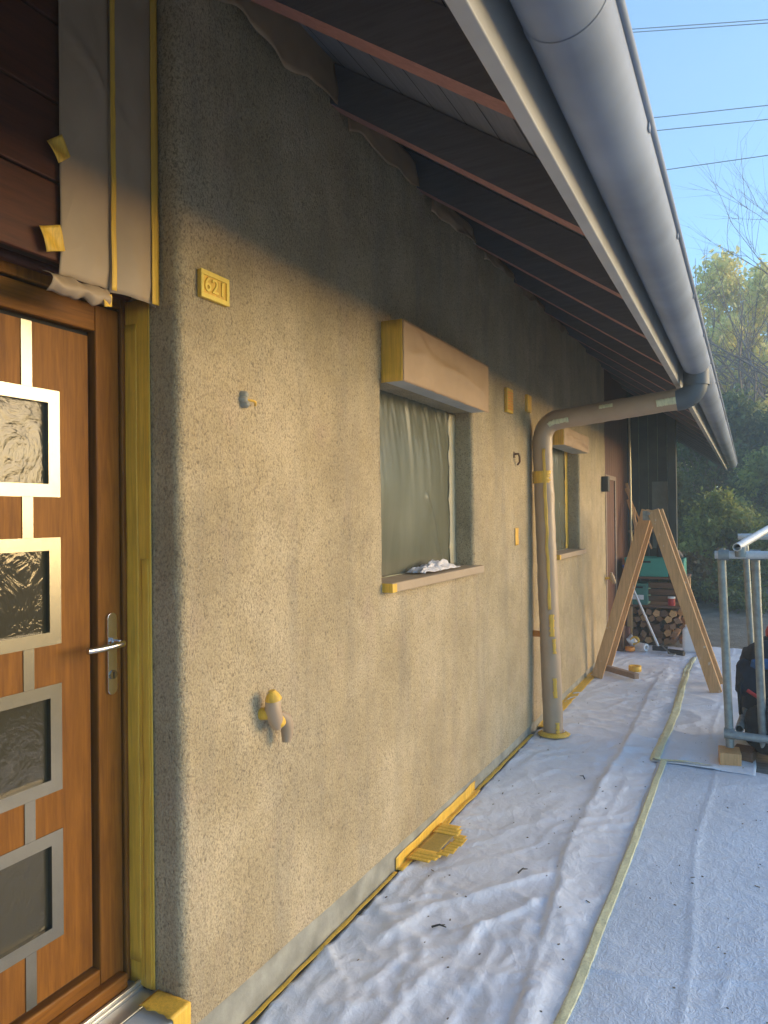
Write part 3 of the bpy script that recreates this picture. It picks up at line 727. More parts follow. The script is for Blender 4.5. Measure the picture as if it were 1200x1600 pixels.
def sheet_h(x, y, kind):
    P = Vector((x, y, 0)); h = .004+.004*noise.noise(P*2.5)
    if kind == 0:
        rx = .63+.05*math.sin(y*1.1+.6)+.03*noise.noise(Vector((0, y*1.3, 5)))
        dx = x-rx; amp = .004+.004*noise.noise(Vector((0, y*.9, 1)))
        h += amp*math.exp(-abs(dx)/(.03 if dx < 0 else .05)) * (1 if y < 8 else .5)
        h += .010*math.exp(-((x-rx-.13-.03*noise.noise(P))/.02)**2)*max(0, noise.noise(Vector((2, y*1.1, 7)))*2)
        h += crease_h(x, y)
        near = max(0, min(1, (3.3-y)/1.0))
        sw = Vector(((x*.55+y*.85)*2.2, (x*.85-y*.55)*6.0, 1.7)) + Vector((noise.noise(P*2), noise.noise(P*2+Vector((5, 0, 0))), 0))*1.1
        r = max(0, ridged(sw)-.5); edge = max(0, min(1, (.84-x)/.1)); h += near*.010*r*edge + .010*(1-near)*r
        r2 = max(0, ridged(Vector((x*5+y*1.5, y*3-x, 8))+Vector((noise.noise(P*4), 0, 0))*.7)-.5); h += (.014*near*edge+.005)*r2
        r3 = max(0, ridged(Vector((x*9+y*5, y*6-x*7, 4))+Vector((noise.noise(P*5), noise.noise(P*6), 0))*.9)-.6); h += (.012*near*edge+.003)*r3
        if y > 4.6: h += .012*max(0, ridged(Vector((x*2, y*4.5, 3)))-.3)
    else:
        sw = Vector((x*3+y*1.2, y*1.6-x*.8, kind*3.1)) + Vector((noise.noise(P*3), noise.noise(P*3+Vector((5, 0, 0))), 0))*.7
        h += .005*max(0, ridged(sw)-.5)
        h += .004*math.exp(-((x-(1.17+.02*math.sin(y*3)))/.012)**2) + .004*math.exp(-((y-2.62-.1*math.sin(x*5))/.02)**2)
        if kind == 2: h += .012*max(0, ridged(Vector((x*3, y*3.5, 3)))-.2)
    h += .0018*noise.noise(P*22)
    return h
def mksheet(name, x0, x1, y0, y1, kind, base, matl, step=.013):
    nu = int((x1-x0)/step); nv = int((y1-y0)/step)
    def f(u, v):
        y = y0+(y1-y0)*v; x = x0+(x1-x0)*u
        if u < .001 : x += .008*noise.noise(Vector((0, y*4, 0)))
        if u > .999: x += .03*noise.noise(Vector((7, y*2.5, 0)))
        if v < .001 or v > .999: y += .03*noise.noise(Vector((x*3, 9, 0)))
        return (x, y, base+sheet_h(x, y, kind))
    q = MB(); q.grid(f, nu, nv); return q.build(name, matl, None, org=((x0+x1)/2, (y0+y1)/2, 0), solid=.0015)
s0 = mksheet('drop_sheet', .012, .92, -.6, 9.0, 0, -.012, M['fleece'])
tag(s0, 'long white fleece drop sheet with a raised fold along the wall foot', 'drop sheet', 'white drop sheets')
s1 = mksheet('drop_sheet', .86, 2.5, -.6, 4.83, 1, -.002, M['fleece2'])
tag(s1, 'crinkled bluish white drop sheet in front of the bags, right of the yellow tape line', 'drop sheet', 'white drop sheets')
s2 = mksheet('drop_sheet', .84, 1.42, 4.76, 9.05, 2, .0015, M['fleece'])
tag(s2, 'far white drop sheet under the trestle ladder and scaffold tubes', 'drop sheet', 'white drop sheets')
s2.rotation_euler[2] = R(-.5)
def tape_line(pts, wd, base, mt, label, n=220, kind=1, name='tape_strip'):
    pts = [Vector((a, b, 0)) for a, b in pts]
    L = [0]
    for a, b in zip(pts[:-1], pts[1:]): L.append(L[-1]+(b-a).length)
    def f(u, v):
        s = u*L[-1]
        for i in range(len(pts)-1):
            if s <= L[i+1]+1e-9: break
        tt = (s-L[i])/(L[i+1]-L[i]); p = pts[i].lerp(pts[i+1], tt); d = (pts[i+1]-pts[i]).normalized(); nn = Vector((-d.y, d.x, 0))
        w_ = wd*(1+.12*noise.noise(Vector((s*5, v, 0))))
        q = p + nn*(v-.5)*w_ + nn*.008*noise.noise(Vector((s*2.2, 3, 0)))
        hh = max(sheet_h(q.x, q.y, 0) if q.x < .93 else -1, (sheet_h(q.x, q.y, 1)+.011) if (q.x > .85 and q.y < 4.84) else -1, (sheet_h(q.x, q.y, 2)+.017) if (q.x > .83 and q.y > 4.74) else -1)
        return (q.x, q.y, hh-.012+base+.002*noise.noise(Vector((s*18, v*3, 0))))
    q = MB(); q.grid(f, n, 6); return tag(q.build(name, mt, None, org=(pts[0].x, pts[0].y, 0), solid=.0008), label, 'tape')
tape_line([(.862, 0), (.862, 2.2), (.888, 3.4), (.893, 4.78)], .036, .0085, M['tapepale'], 'long pale yellow tape line joining the two near drop sheets')
tape_line([(.84, 4.80), (.86, 6.0), (.82, 7.6), (.84, 8.3)], .06, .008, M['tapepale'], 'faded yellow tape seam on the far drop sheet, in front of the trestle')
tape_line([(.84, 4.80), (1.16, 4.79)], .022, .0065, M['tapepale'], 'short pale tape across the path at the join of the sheets', 60)
# pale welded band beside the tape line
# yellow tape at the wall foot
def foot(y0, y1, zt, lab, xw=.03):
    q = MB()
    def f(u, v):
        y = y0+(y1-y0)*u; s = v*(zt+xw)
        jit = .006*noise.noise(Vector((y*7, 0, 2)))
        if s < zt: return (-.008+.004*noise.noise(Vector((y*8, s*9, 0))), y, zt-s+jit+.0)
        return (-.006+(s-zt)+jit*1.5, y, .006+.003*noise.noise(Vector((y*9, s*10, 5))))
    q.grid(f, int((y1-y0)*30), 8); tag(q.build('edge_tape', M['tape'], None, org=(0, y0, 0), solid=.001), lab, 'tape', 'yellow tape along the wall foot')
foot(1.35, 2.82, .004, 'narrow yellow tape edge at the wall foot nearest the camera', .016)
foot(2.84, 3.86, .055, 'wide yellow tape band up the plinth behind the taped patch', .03)
foot(3.86, 5.0, .004, 'narrow yellow tape edge from the wide band to the downpipe', .022)
foot(5.2, 7.3, .012, 'yellow green tape edge beyond the downpipe at the wall foot', .07)
# taped patch of overlapping strips on the sheet
gp_ = empty('tape_patch', (.08, 3.1, .02), 'yellow brown taped drain patch of overlapping strips beside the plinth', 'tape')
random.seed(11)
q = MB(); q.grid(lambda u, v: (.008+.10*u, 3.0+.26*v, .0185+.0008*math.sin(v*40)), 8, 8); q.build('drain_cover', tape('brown_taped_cover', (.50, .33, .06)), gp_, solid=.001)
for k in range(13):
    t = k/12; y0 = 2.93+.36*t; x1 = .13+.05*math.sin(t*3.1)+random.uniform(-.008, .008)
    if 2 < k < 10: a, b = x1-.055, x1
    else: a, b = .0, x1-.02
    q = MB(); yy = y0+random.uniform(-.004, .004)
    q.grid(lambda u, v: (a+(b-a)*u+(.006*noise.noise(Vector((v*9, k, 0))) if u > .9 else 0), yy+.052*v, .0190+.00012*k), 8, 3)
    q.build('tape_strip', M['tape'], gp_, solid=.0005)
# crumbs, twigs and leaf bits
random.seed(3)
cr = MB()
for k in range(230):
    x = random.uniform(.03, 1.6); y = 1.6+7*random.random()**1.3
    kind = 0 if x < .9 else (1 if y < 4.8 else 2)
    if kind == 2 and x > 1.38: continue
    z = sheet_h(x, y, kind)+(-.012, -.002, .004)[kind]+.002
    s = random.uniform(.0015, .004); a = random.uniform(0, 6.28); l = s*random.uniform(1, 4) if random.random() < .25 else s*1.2
    m = Matrix.Translation((x, y, z)) @ Matrix.Rotation(a, 4, 'Z') @ Matrix.Rotation(random.uniform(-.4, .4), 4, 'X')
    cr.box(-l, l, -s*.6, s*.6, -.0005, s*.5, m)
tag(cr.build('plaster_crumbs', plain('crumbs', (.16, .13, .10), .9, .6)), 'scattered plaster crumbs and leaf bits on the sheets', 'debris', kind='stuff')
for (x, y, a, lab) in ((.50, 4.32, 110, 'dark curved twig lying past the taped patch'), (.50, 3.05, 60, 'thin forked twig beside the fold of the sheet'), (.33, 2.52, 20, 'small dark twig on the nearest sheet near the wall')):
    tw = MB(); z = sheet_h(x, y, 0); c, s = math.cos(R(a)), math.sin(R(a))
    def tpnt(l, o, h=.004): return (x+c*l-s*o, y+s*l+c*o, z-.006+h)
    tw.tube([tpnt(-.03, 0), tpnt(0, .004, .012), tpnt(.025, .0, .006)], [.004, .0035, .002], 6); tw.tube([tpnt(0, .004, .01), tpnt(.02, .02, .004)], [.003, .0015], 6)
    tag(tw.build('twig', M['darkplastic'], None, org=(x, y, z)), lab, 'twig')

# ------------------------------------------------------------------ trestle ladder
tl = empty('trestle_ladder', (.58, 7.0, 0), 'wooden A-frame trestle ladder standing open on the drop sheets', 'ladder')
apex = 1.575
def stile(xf, y, side):
    q = MB(); q.beam((xf, y, .008), (.585+side*.035, y+.02, apex), .042, .098, up=(1, 0, 0)); return q.build('stile', M['pine'], tl, bevel=.004)
stile(.085, 6.98, -1); stile(1.115, 6.80, 1); stile(.10, 7.33, -1); stile(1.12, 7.14, 1)
for k in range(5):
    f_ = .14+.17*k
    q = MB(); xa = 1.115+(.62-1.115)*f_; za = apex*f_
    q.beam((xa, 6.83, za), (xa, 7.13, za), .028, .028); q.build('tread', M['pine'], tl, bevel=.003)
q = MB(); q.tube([(.585, 6.79, apex-.03), (.585, 7.38, apex-.03)], .014, 10); q.box(.53, .64, 6.83, 6.845, apex-.09, apex-.005); q.build('hinge', M['galv'], tl)

# board and tape roll on the sheet
q = MB(); q.beam((.13, 7.27, .045), (.44, 7.0, .045), .055, .05); tag(q.build('timber_offcut', M['greywood'], None, org=(.3, 7.1, .02), bevel=.004), 'short grey brown timber offcut at the left ladder foot', 'timber')
q = MB(); n = 24
def annulus(mb, c, ri, ro, h, ax='z'):
    vs = []
    for r, z in ((ro, 0), (ro, h), (ri, h), (ri, 0)):
        for k in range(n):
            a = 6.2832*k/n; p = (r*math.cos(a), r*math.sin(a), z)
            if ax == 'y': p = (p[0], p[2], p[1])
            if ax == 'x': p = (p[2], p[0], p[1])
            vs.append((c[0]+p[0], c[1]+p[1], c[2]+p[2]))
    mb.add(vs, [(j*n+k, j*n+(k+1) % n, ((j+1) % 4)*n+(k+1) % n, ((j+1) % 4)*n+k) for j in range(4) for k in range(n)], True)
annulus(q, (.37, 7.4, .012), .038, .06, .05); tag(q.build('tape_roll', M['tape'], None, org=(.37, 7.4, 0)), 'yellow tape roll lying flat beside the timber offcut', 'tape roll')

# ------------------------------------------------------------------ carport end: boarding, store, clutter
cp = MB()
for k in range(13): cp.box(-.12, -.035, END+.01+k*.15, END+.01+k*.15+.145, .0, 3.15)
cp.build('brown_boarding', wood('brown_boarding', (.085, .032, .018), (.19, .075, .042), 'z', .7), house, bevel=.004)
q = MB(); q.box(-.034, -.02, 8.18, 8.24, .0, 1.98); q.box(-.034, -.02, 8.24, 8.86, 1.93, 1.98); q.box(-.034, -.02, 8.80, 8.86, .0, 1.93); q.build('side_door_trim', M['greywood'], house, bevel=.003)
q = MB()
for k in range(6): q.box(-.12+k*.115, -.12+k*.115+.11, 9.86, 9.89, -.02, 3.3)
q.build('end_boarding', M['darkgreen'], house, bevel=.003)
q = MB(); q.box(.48, .57, 9.70, 9.80, -.02, 2.9); q.build('carport_post', M['darkgreen'], house, bevel=.004)
q = MB(); q.box(-.02, .38, 9.80, 9.85, 1.30, 1.33); q.build('wall_shelf', M['greywood'], house, bevel=.003)
q = MB(); q.box(.27, .46, 9.83, 9.855, 1.1, 1.95); q.build('wall_panel', plain('grey_green_panel', (.16, .17, .14), .8), house)
q = MB(); q.tube([(.10, 9.2, .55), (.09, 9.2, 2.75)], .013, 10); tag(q.build('curtain_pole', plain('brass_pole', (.55, .48, .30), .35, .1, metal=.4), None, org=(.1, 9.2, .5)), 'tall thin pale metal pole standing upright in the carport', 'pole')
random.seed(5)
for i, (x0, y0, x1, z1, wd) in enumerate(((.21, 9.1, .03, 1.92, .03), (.25, 9.12, .04, 1.72, .04), (.17, 9.06, .12, 1.62, .025), (.33, 9.2, .0, 1.86, .02))):
    q = MB(); q.beam((x0, y0, 1.12), (x1, y0+.25, z1), wd, .012, up=(0, 1, 0))
    tag(q.build('wooden_lath', M['pine'], None, org=(x0, y0, 1.1), bevel=.002), ['middle lath of the leaning bundle, its foot in the centre', 'widest lath of the leaning bundle in the carport', 'shortest lath of the leaning bundle, nearest the brown boards', 'thinnest lath of the leaning bundle, splayed to the right'][i], 'lath', 'laths leaning in the carport')
# store: low shelf with crates above firewood
sh = empty('storage_rack', (.36, 9.3, 0), 'low wooden rack of boards holding crates above the firewood', 'rack')
q = MB(); q.box(.08, .74, 8.98, 9.6, .44, .468); q.build('shelf', M['brownw'], sh, bevel=.003)
q = MB(); q.box(.08, .74, 8.98, 9.6, .775, .80); q.build('shelf', M['brownw'], sh, bevel=.003)
for z in (.53, .61, .69):
    q = MB(); q.box(.30, .70, 9.1, 9.13, z-.03, z+.035); q.build('slat', M['brownw'], sh, bevel=.003)
for x in (.07, .71):
    q = MB(); q.box(x, x+.06, 8.98, 9.04, .0, .80); q.build('post', M['pine'], sh, bevel=.003)
q = MB(); q.box(.09, .70, 9.5, 9.55, .0, .44); q.build('rack_back', M['darkgreen'], sh)
def crate(name, b, m, lab, grp=None):
    e = empty(name, ((b[0]+b[1])/2, b[2], b[4]), lab, 'box', grp)
    q = MB(); t_ = .012; x0, x1, y0, y1, z0, z1 = b
    q.box(x0, x1, y0, y0+t_, z0, z1); q.box(x0, x1, y1-t_, y1, z0, z1); q.box(x0, x0+t_, y0+t_, y1-t_, z0, z1); q.box(x1-t_, x1, y0+t_, y1-t_, z0, z1); q.box(x0+t_, x1-t_, y0+t_, y1-t_, z0, z0+t_)
    q.build('crate_body', m, e, bevel=.003)
    q = MB(); q.box(x0-.006, x1+.006, y0-.006, y0+.016, z1-.022, z1); q.build('rim', m, e, bevel=.003)
    q = MB(); xc = (x0+x1)/2; q.box(xc-.05, xc+.05, y0-.008, y0-.002, z1-.055, z1-.035); q.build('handle_slot', M['black'], e)
    return e
crate('teal_crate', (.05, .53, 9.0, 9.4, .802, 1.02), M['teal'], 'large teal crate on top of the rack, left one', 'teal crates')
crate('teal_crate', (.545, .70, 9.02, 9.4, .802, 1.01), M['teal'], 'teal crate on top of the rack, right beside the larger one', 'teal crates')
gc_ = crate('teal_crate', (.10, .30, 8.99, 9.3, .469, .72), plain('faded_teal', (.05, .20, .17), .5), 'faded teal crate with a white label on the lower shelf', 'teal crates')
q = MB(); q.box(.13, .26, 8.981, 8.984, .53, .585); q.build('paper_label', M['white'], gc_)
rc = empty('red_tin', (.56, 9.04, .468), 'small red tin with a white lid on the lower shelf', 'tin')
q = MB(); q.tube([(.56, 9.04, .468), (.56, 9.04, .55)], .04, 16); q.build('tin', M['red'], rc)
q = MB(); q.tube([(.56, 9.04, .551), (.56, 9.04, .572)], .042, 16); q.build('lid', M['white'], rc)
q = MB()
for k in range(3): q.tube([(.42, 9.2, 1.025), (.42, 9.2, 1.16), (.42, 9.2, 1.19), (.42, 9.2, 1.25)], [.035, .033, .012, .011], 12)
tag(q.build('bottle', M['darkplastic'], None, org=(.42, 9.2, 1.02)), 'dark bottle standing on the teal crates', 'bottle')
q = MB(); q.tube([(.53, 9.2, 1.015), (.56, 9.22, 1.05), (.62, 9.25, 1.06), (.67, 9.25, 1.02)], [.02, .05, .045, .02], 10, wob=.02); tag(q.build('work_gloves', M['greywood'], None, org=(.6, 9.2, 1)), 'grey brown crumpled gloves on the right teal crate', 'gloves')
random.seed(8)
pos = []
for row in range(5):
    for cidx in range(7):
        pos.append((.14+cidx*.088+random.uniform(-.014, .014)+(row % 2)*.03, .045+row*.082+random.uniform(-.012, .012)))
lm = []
for k in range(4):
    q = MB(); n5 = 3+k % 2+1; rr_ = [random.uniform(.034, .062) for _ in range(n5)]
    vs = [(r*math.cos(6.28*i/n5+k), yv, r*math.sin(6.28*i/n5+k)) for yv in (-.16, .16) for i, r in enumerate(rr_)]
    q.add(vs, [tuple(range(n5))[::-1], tuple(range(n5, 2*n5))] + [(i, (i+1) % n5, n5+(i+1) % n5, n5+i) for i in range(n5)])
    lm.append(q.v and q)
protos = []
for k, q in enumerate(lm):
    me2 = bpy.data.meshes.new('firewood_log'); me2.from_pydata(q.v, [], q.f); me2.materials.append([M['logw'], M['brownw'], M['logw'], M['pine']][k]); protos.append(me2)
cols = ['end', 'second', 'third', 'fourth', 'fifth', 'sixth', 'seventh', 'eighth']; rows = ['bottom', 'second', 'middle', 'fourth', 'top']
for i, (x, z) in enumerate(pos):
    if x > .69: continue
    o = bpy.data.objects.new('firewood_log', protos[random.randrange(4)]); C.objects.link(o)
    o.location = (x, 9.19+random.uniform(-.05, .05), z+.005); o.rotation_euler = (0, random.uniform(0, 6), random.uniform(-.05, .05))
    tag(o, 'split firewood log in the %s row of the pile, %s from the left' % (rows[i//7], cols[i % 7].replace('end', 'first')), 'log', 'split logs stacked under the rack')
cn = empty('canister', (.78, 8.72, 0), 'white plastic canister standing behind the right ladder leg', 'canister')
q = MB(); q.box(.70, .88, 8.64, 8.80, .0, .27); q.build('container', M['white'], cn, bevel=.035, seg=4)
q = MB(); q.tube([(.75, 8.72, .27), (.75, 8.72, .30)], .022, 12); q.build('cap', M['white'], cn)
br = empty('floor_squeegee', (.45, 8.6, 0), 'floor squeegee with white pole and blue grip leaning in the carport', 'squeegee')
q = MB(); q.tube([(.47, 8.55, .05), (.075, 8.95, .83)], .0125, 10); q.build('pole', M['white'], br)
q = MB(); q.tube([(.075, 8.95, .83), (.03, 8.99, .93)], .015, 10); q.build('grip', plain('blue_grip', (.03, .05, .22), .5), br)
q = MB(); q.box(.40, .56, 8.52, 8.58, .02, .07); q.build('head', M['darkplastic'], br, bevel=.008)
for i, (a, b, r, lab) in enumerate((((.20, 8.62, .05), (.34, 8.52, .05), .042, 'white paper roll with open end among the painting clutter'), ((.13, 8.60, .10), (.20, 8.66, .06), .05, 'crumpled white film roll behind the tape rolls'))):
    q = MB(); 
    if i == 0:
        A, B = Vector(a), Vector(b); q.tube([A, B], r, 18, cap=False); q.tube([B, A], r*.45, 18, cap=False)
        dirn = (B-A).normalized(); sx = dirn.cross(Vector((0, 0, 1))); uu = sx.cross(dirn)
        for P_ in (A, B):
            vs = [P_+(sx*math.cos(6.2832*k/18)+uu*math.sin(6.2832*k/18))*rr2 for rr2 in (r, r*.45) for k in range(18)]
            q.add(vs, [(k, (k+1) % 18, 18+(k+1) % 18, 18+k) for k in range(18)])
    else: q.tube([a, (.16, 8.6, .12), b], [.03, .06, .04], 14, wob=.03)
    tag(q.build('paper_roll', M['white'], None, org=a), lab, 'roll')
q = MB(); annulus(q, (.17, 8.48, .01), .03, .055, .04); tag(q.build('tape_roll', M['orange'], None, org=(.17, 8.48, 0)), 'orange tape roll in front of the white film roll', 'tape roll')
q = MB(); annulus(q, (.21, 8.56, .11), .03, .05, .03, 'y'); tag(q.build('tape_roll', M['tape'], None, org=(.21, 8.56, .1)), 'yellow tape roll standing on the painting clutter', 'tape roll')
rl = empty('paint_roller', (.62, 8.4, 0), 'paint roller frame with dark sleeve lying behind the ladder', 'paint roller')
q = MB(); q.tube([(.50, 8.50, .09), (.60, 8.38, .03), (.66, 8.33, .03)], .008, 8); q.build('frame', M['galv'], rl)
q = MB(); q.tube([(.58, 8.44, .04), (.74, 8.38, .04)], .03, 12); q.build('sleeve', M['darkplastic'], rl)
q = MB(); q.box(-.02, .10, 8.45, 8.62, .0, .36); tag(q.build('cardboard_box', M['brownw'], None, org=(.04, 8.5, 0), bevel=.004), 'small brown box between the left ladder legs and the wall', 'box')
q = MB(); q.box(.015, .13, 8.75, 8.9, .0, .14); q.box(.02, .12, 8.76, 8.88, .14, .22); tag(q.build('brick_pile', plain('brick_red', (.30, .13, .09), .9), None, org=(.07, 8.8, 0), bevel=.004), 'small stack of red bricks at the brown boards', 'bricks')

# ------------------------------------------------------------------ scaffold frames on the right
sf = empty('scaffold_frame', (1.3, 5.1, 0), 'galvanised scaffold tube frame standing on a wood block beside the bags', 'scaffold frame')
M['galvw'] = plain('bright_galvanised', (.60, .62, .62), .45, .12, 25, metal=.2)
def tb(name, a, b, r=.0245, hollow=False):
    q = MB()
    if hollow:
        A, B = Vector(a), Vector(b); q.tube([A, B], r, 18, cap=False); q.tube([B, A], r*.82, 18, cap=False)
        dirn = (B-A).normalized(); sx = dirn.cross(Vector((0, 0, 1))).normalized(); uu = sx.cross(dirn)
        for P_ in (A, B):
            vs = [P_+(sx*math.cos(6.2832*k/18)+uu*math.sin(6.2832*k/18))*r2 for r2 in (r, r*.82) for k in range(18)]
            q.add(vs, [(k, (k+1) % 18, 18+(k+1) % 18, 18+k) for k in range(18)])
    else: q.tube([a, b], r, 16)
    return q.build(name, M['galvw'] if name in ('top_rail', 'loose_tube') else M['galv'], sf)
def clamp(c, ax):
    q = MB(); c = Vector(c); a = Vector(ax); q.tube([c-a*.03, c+a*.03], .033, 14); q.build('coupler', M['galv'], sf)
tb('upright', (1.262, 4.95, .10), (1.225, 5.0, 1.325)); tb('top_rail', (1.19, 4.97, 1.285), (1.95, 4.93, 1.292)); tb('bottom_rail', (1.25, 4.92, .185), (1.60, 4.92, .18))
tb('upright', (1.445, 5.02, .10), (1.415, 5.06, 1.30)); clamp((1.415, 5.0, 1.285), (1, 0, 0)); clamp((1.24, 4.96, 1.285), (1, 0, 0)); clamp((1.26, 4.94, .185), (1, 0, 0))
tb('upright', (1.40, 6.6, .10), (1.35, 6.6, 1.33)); tb('upright', (1.62, 6.5, .05), (1.60, 6.5, 1.40)); tb('top_rail', (1.30, 6.55, 1.35), (2.2, 6.5, 1.36)); tb('upright', (1.545, 4.98, .1), (1.53, 5.0, 1.38))
tb('loose_tube', (1.315, 4.9, 1.335), (1.50, 5.7, 1.43), .0245, True); clamp((1.335, 4.95, 1.305), (0, 0, 1))
tb('lower_tube', (1.315, 5.0, .205), (1.42, 6.2, .30), .0245, True)
for i, (b, a) in enumerate((((1.20, 1.32, 4.86, 5.02, .0, .085), 5), ((1.28, 1.40, 4.98, 5.14, .0, .07), -10))):
    q = MB(); c = Vector(((b[0]+b[1])/2, (b[2]+b[3])/2, 0)); m = Matrix.Translation(c) @ Matrix.Rotation(R(a), 4, 'Z') @ Matrix.Translation(-c)
    q.box(*b, m=m); tag(q.build('wood_block', M['pine'] if i == 0 else M['brownw'], None, org=c, bevel=.004), ['light wood block under the front scaffold upright', 'dark wood block behind the light one under the scaffold'][i], 'wood block')

# bags
def blob(c, size, seed, amp=.18, n=40, mm=20):
    def f(u, v):
        a = u*2*math.pi; b = (v-.5)*math.pi
        d_ = Vector((math.cos(b)*math.cos(a), math.cos(b)*math.sin(a), math.sin(b)))
        e = Vector([math.copysign(abs(q)**.65, q) for q in d_])
        k = 1+amp*noise.noise(d_*1.7+Vector((seed, 0, 0)))+amp*.45*abs(noise.noise(d_*5+Vector((0, seed, 0))))
        p = Vector((e.x*size[0], e.y*size[1], e.z*size[2]))*k+Vector(c)
        return (p.x, p.y, max(p.z, .006))
    q = MB(); q.grid(f, n, mm); return q
bg = empty('backpack', (1.6, 5.55, 0), 'large navy backpack slumped behind the scaffold tubes with a blue pocket', 'bag')
blob((1.54, 5.50, .36), (.24, .20, .34), 3).build('bag_body', M['navy'], bg)
blob((1.36, 5.38, .45), (.07, .10, .12), 6).build('side_pocket', M['navy'], bg)
blob((1.47, 5.30, .56), (.09, .03, .035), 6).build('blue_pocket', M['blue'], bg)
q = MB(); q.tube([(1.36, 5.32, .50), (1.31, 5.25, .42), (1.32, 5.22, .25), (1.36, 5.24, .12)], .012, 8); q.build('strap', M['blackc'], bg)
q = MB(); q.tube([(1.36, 5.22, .40), (1.43, 5.20, .36)], .012, 8); q.build('red_buckle', M['red'], bg)
b2 = empty('tool_bag', (1.66, 5.1, 0), 'black cloth bag on the ground in front of the navy backpack', 'bag')
blob((1.68, 5.13, .20), (.31, .155, .20), 11).build('bag_body', M['blackc'], b2)
q = MB(); q.tube([(1.5, 5.02, .28), (1.52, 4.98, .4), (1.62, 4.98, .42), (1.66, 5.02, .3)], .012, 8); q.build('carry_handle', M['navy'], b2)
hm = empty('helmet', (1.64, 5.6, .70), 'shiny white helmet with red side on top of the backpack', 'helmet')
def f(u, v):
    a = u*6.2832; b = v*1.45
    return (1.60+.11*math.cos(a)*math.cos(b), 5.62+.13*math.sin(a)*math.cos(b), .70+.12*math.sin(b))
q = MB(); q.grid(f, 28, 10); q.build('shell', M['white'], hm, solid=.006)
q = MB(); annulus(q, (1.60, 5.62, .69), .10, .125, .02); q.build('brim', M['chrome'], hm)
blob((1.52, 5.52, .74), (.045, .03, .04), 2).build('red_visor', M['red'], hm)

# ------------------------------------------------------------------ power lines (far away, between masts outside the picture)
for i, (y0, z0, sl_, lab) in enumerate(((36, 23.75, -.24, 'uppermost power cable crossing the sky'), (36, 23.60, -.24, 'power cable just below the uppermost one'), (36, 19.75, -.143, 'third power cable from the top'), (36, 19.13, -.143, 'fourth power cable, close under the third'), (36, 17.39, -.074, 'lowest power cable above the trees'))):
    q = MB(); pts = []
    for k in range(41):
        x = -45+90*k/40; pts.append((x, y0, z0+sl_*x+.0002*x*x))
    q.tube(pts, .02, 6, cap=False); tag(q.build('power_cable', M['cable'], None, org=(0, y0, z0)), lab, 'power line', 'power cables across the sky')

# ------------------------------------------------------------------ vegetation
def leaf_mesh(name, m, n, centres, leaf, seed, flat=1.0):
    """n leaf quads in clusters; centres: list of (x,y,z,r)"""
    rng = np.random.default_rng(seed)
    cs = np.array([c[:3] for c in centres]); rs = np.array([c[3] for c in centres]); w_ = rs**2/np.sum(rs**2)
    idx = rng.choice(len(cs), n, p=w_)
    dirs = rng.normal(size=(n, 3)); dirs /= np.linalg.norm(dirs, axis=1)[:, None]
    rad = rng.random(n)**.45*rs[idx]*(1+.25*rng.normal(size=n))
    P = cs[idx]+dirs*rad[:, None]*np.array([1, 1, flat])
    a = rng.normal(size=(n, 3)); a /= np.linalg.norm(a, axis=1)[:, None]
    b = np.cross(a, rng.normal(size=(n, 3))); b /= np.linalg.norm(b, axis=1)[:, None]
    s = leaf*(.6+.8*rng.random(n))[:, None]
    V = np.stack([P-a*s, P-b*s*.5, P+a*s, P+b*s*.5], 1).reshape(-1, 3)
    me = bpy.data.meshes.new(name); me.vertices.add(4*n); me.vertices.foreach_set('co', V.ravel().astype(np.float32))
    me.loops.add(4*n); me.loops.foreach_set('vertex_index', np.arange(4*n, dtype=np.int32))
    me.polygons.add(n); me.polygons.foreach_set('loop_start', np.arange(0, 4*n, 4, dtype=np.int32)); me.polygons.foreach_set('loop_total', np.full(n, 4, dtype=np.int32))
    me.materials.append(m); me.update(calc_edges=True); return me
def branches(q, p, d_, L, r, depth, rng, tips, spread=.5, droop=0):
    pts = [p]; dd = d_.copy(); k = 4
    for i in range(k):
        dd = (dd+Vector((rng.uniform(-1, 1), rng.uniform(-1, 1), rng.uniform(-.6, .8)))*.16).normalized(); pts.append(pts[-1]+dd*L/k)
    q.tube(pts, [r*(1-.55*i/k) for i in range(k+1)], 7 if depth > 2 else 4, cap=False)
    tips.append(pts[-1])
    if depth == 0: return
    for i in range(rng.choice((3, 4)) if depth > 1 else 4):
        t = rng.uniform(.35, 1); i0 = min(k-1, int(t*k)); b = pts[i0].lerp(pts[i0+1], t*k-i0)
        nd = (dd+Vector((rng.uniform(-1, 1), rng.uniform(-1, 1), rng.uniform(-.5, .7)))*spread*1.6).normalized()
        branches(q, b, nd, L*rng.uniform(.55, .78), r*.5, depth-1, rng, tips, spread)
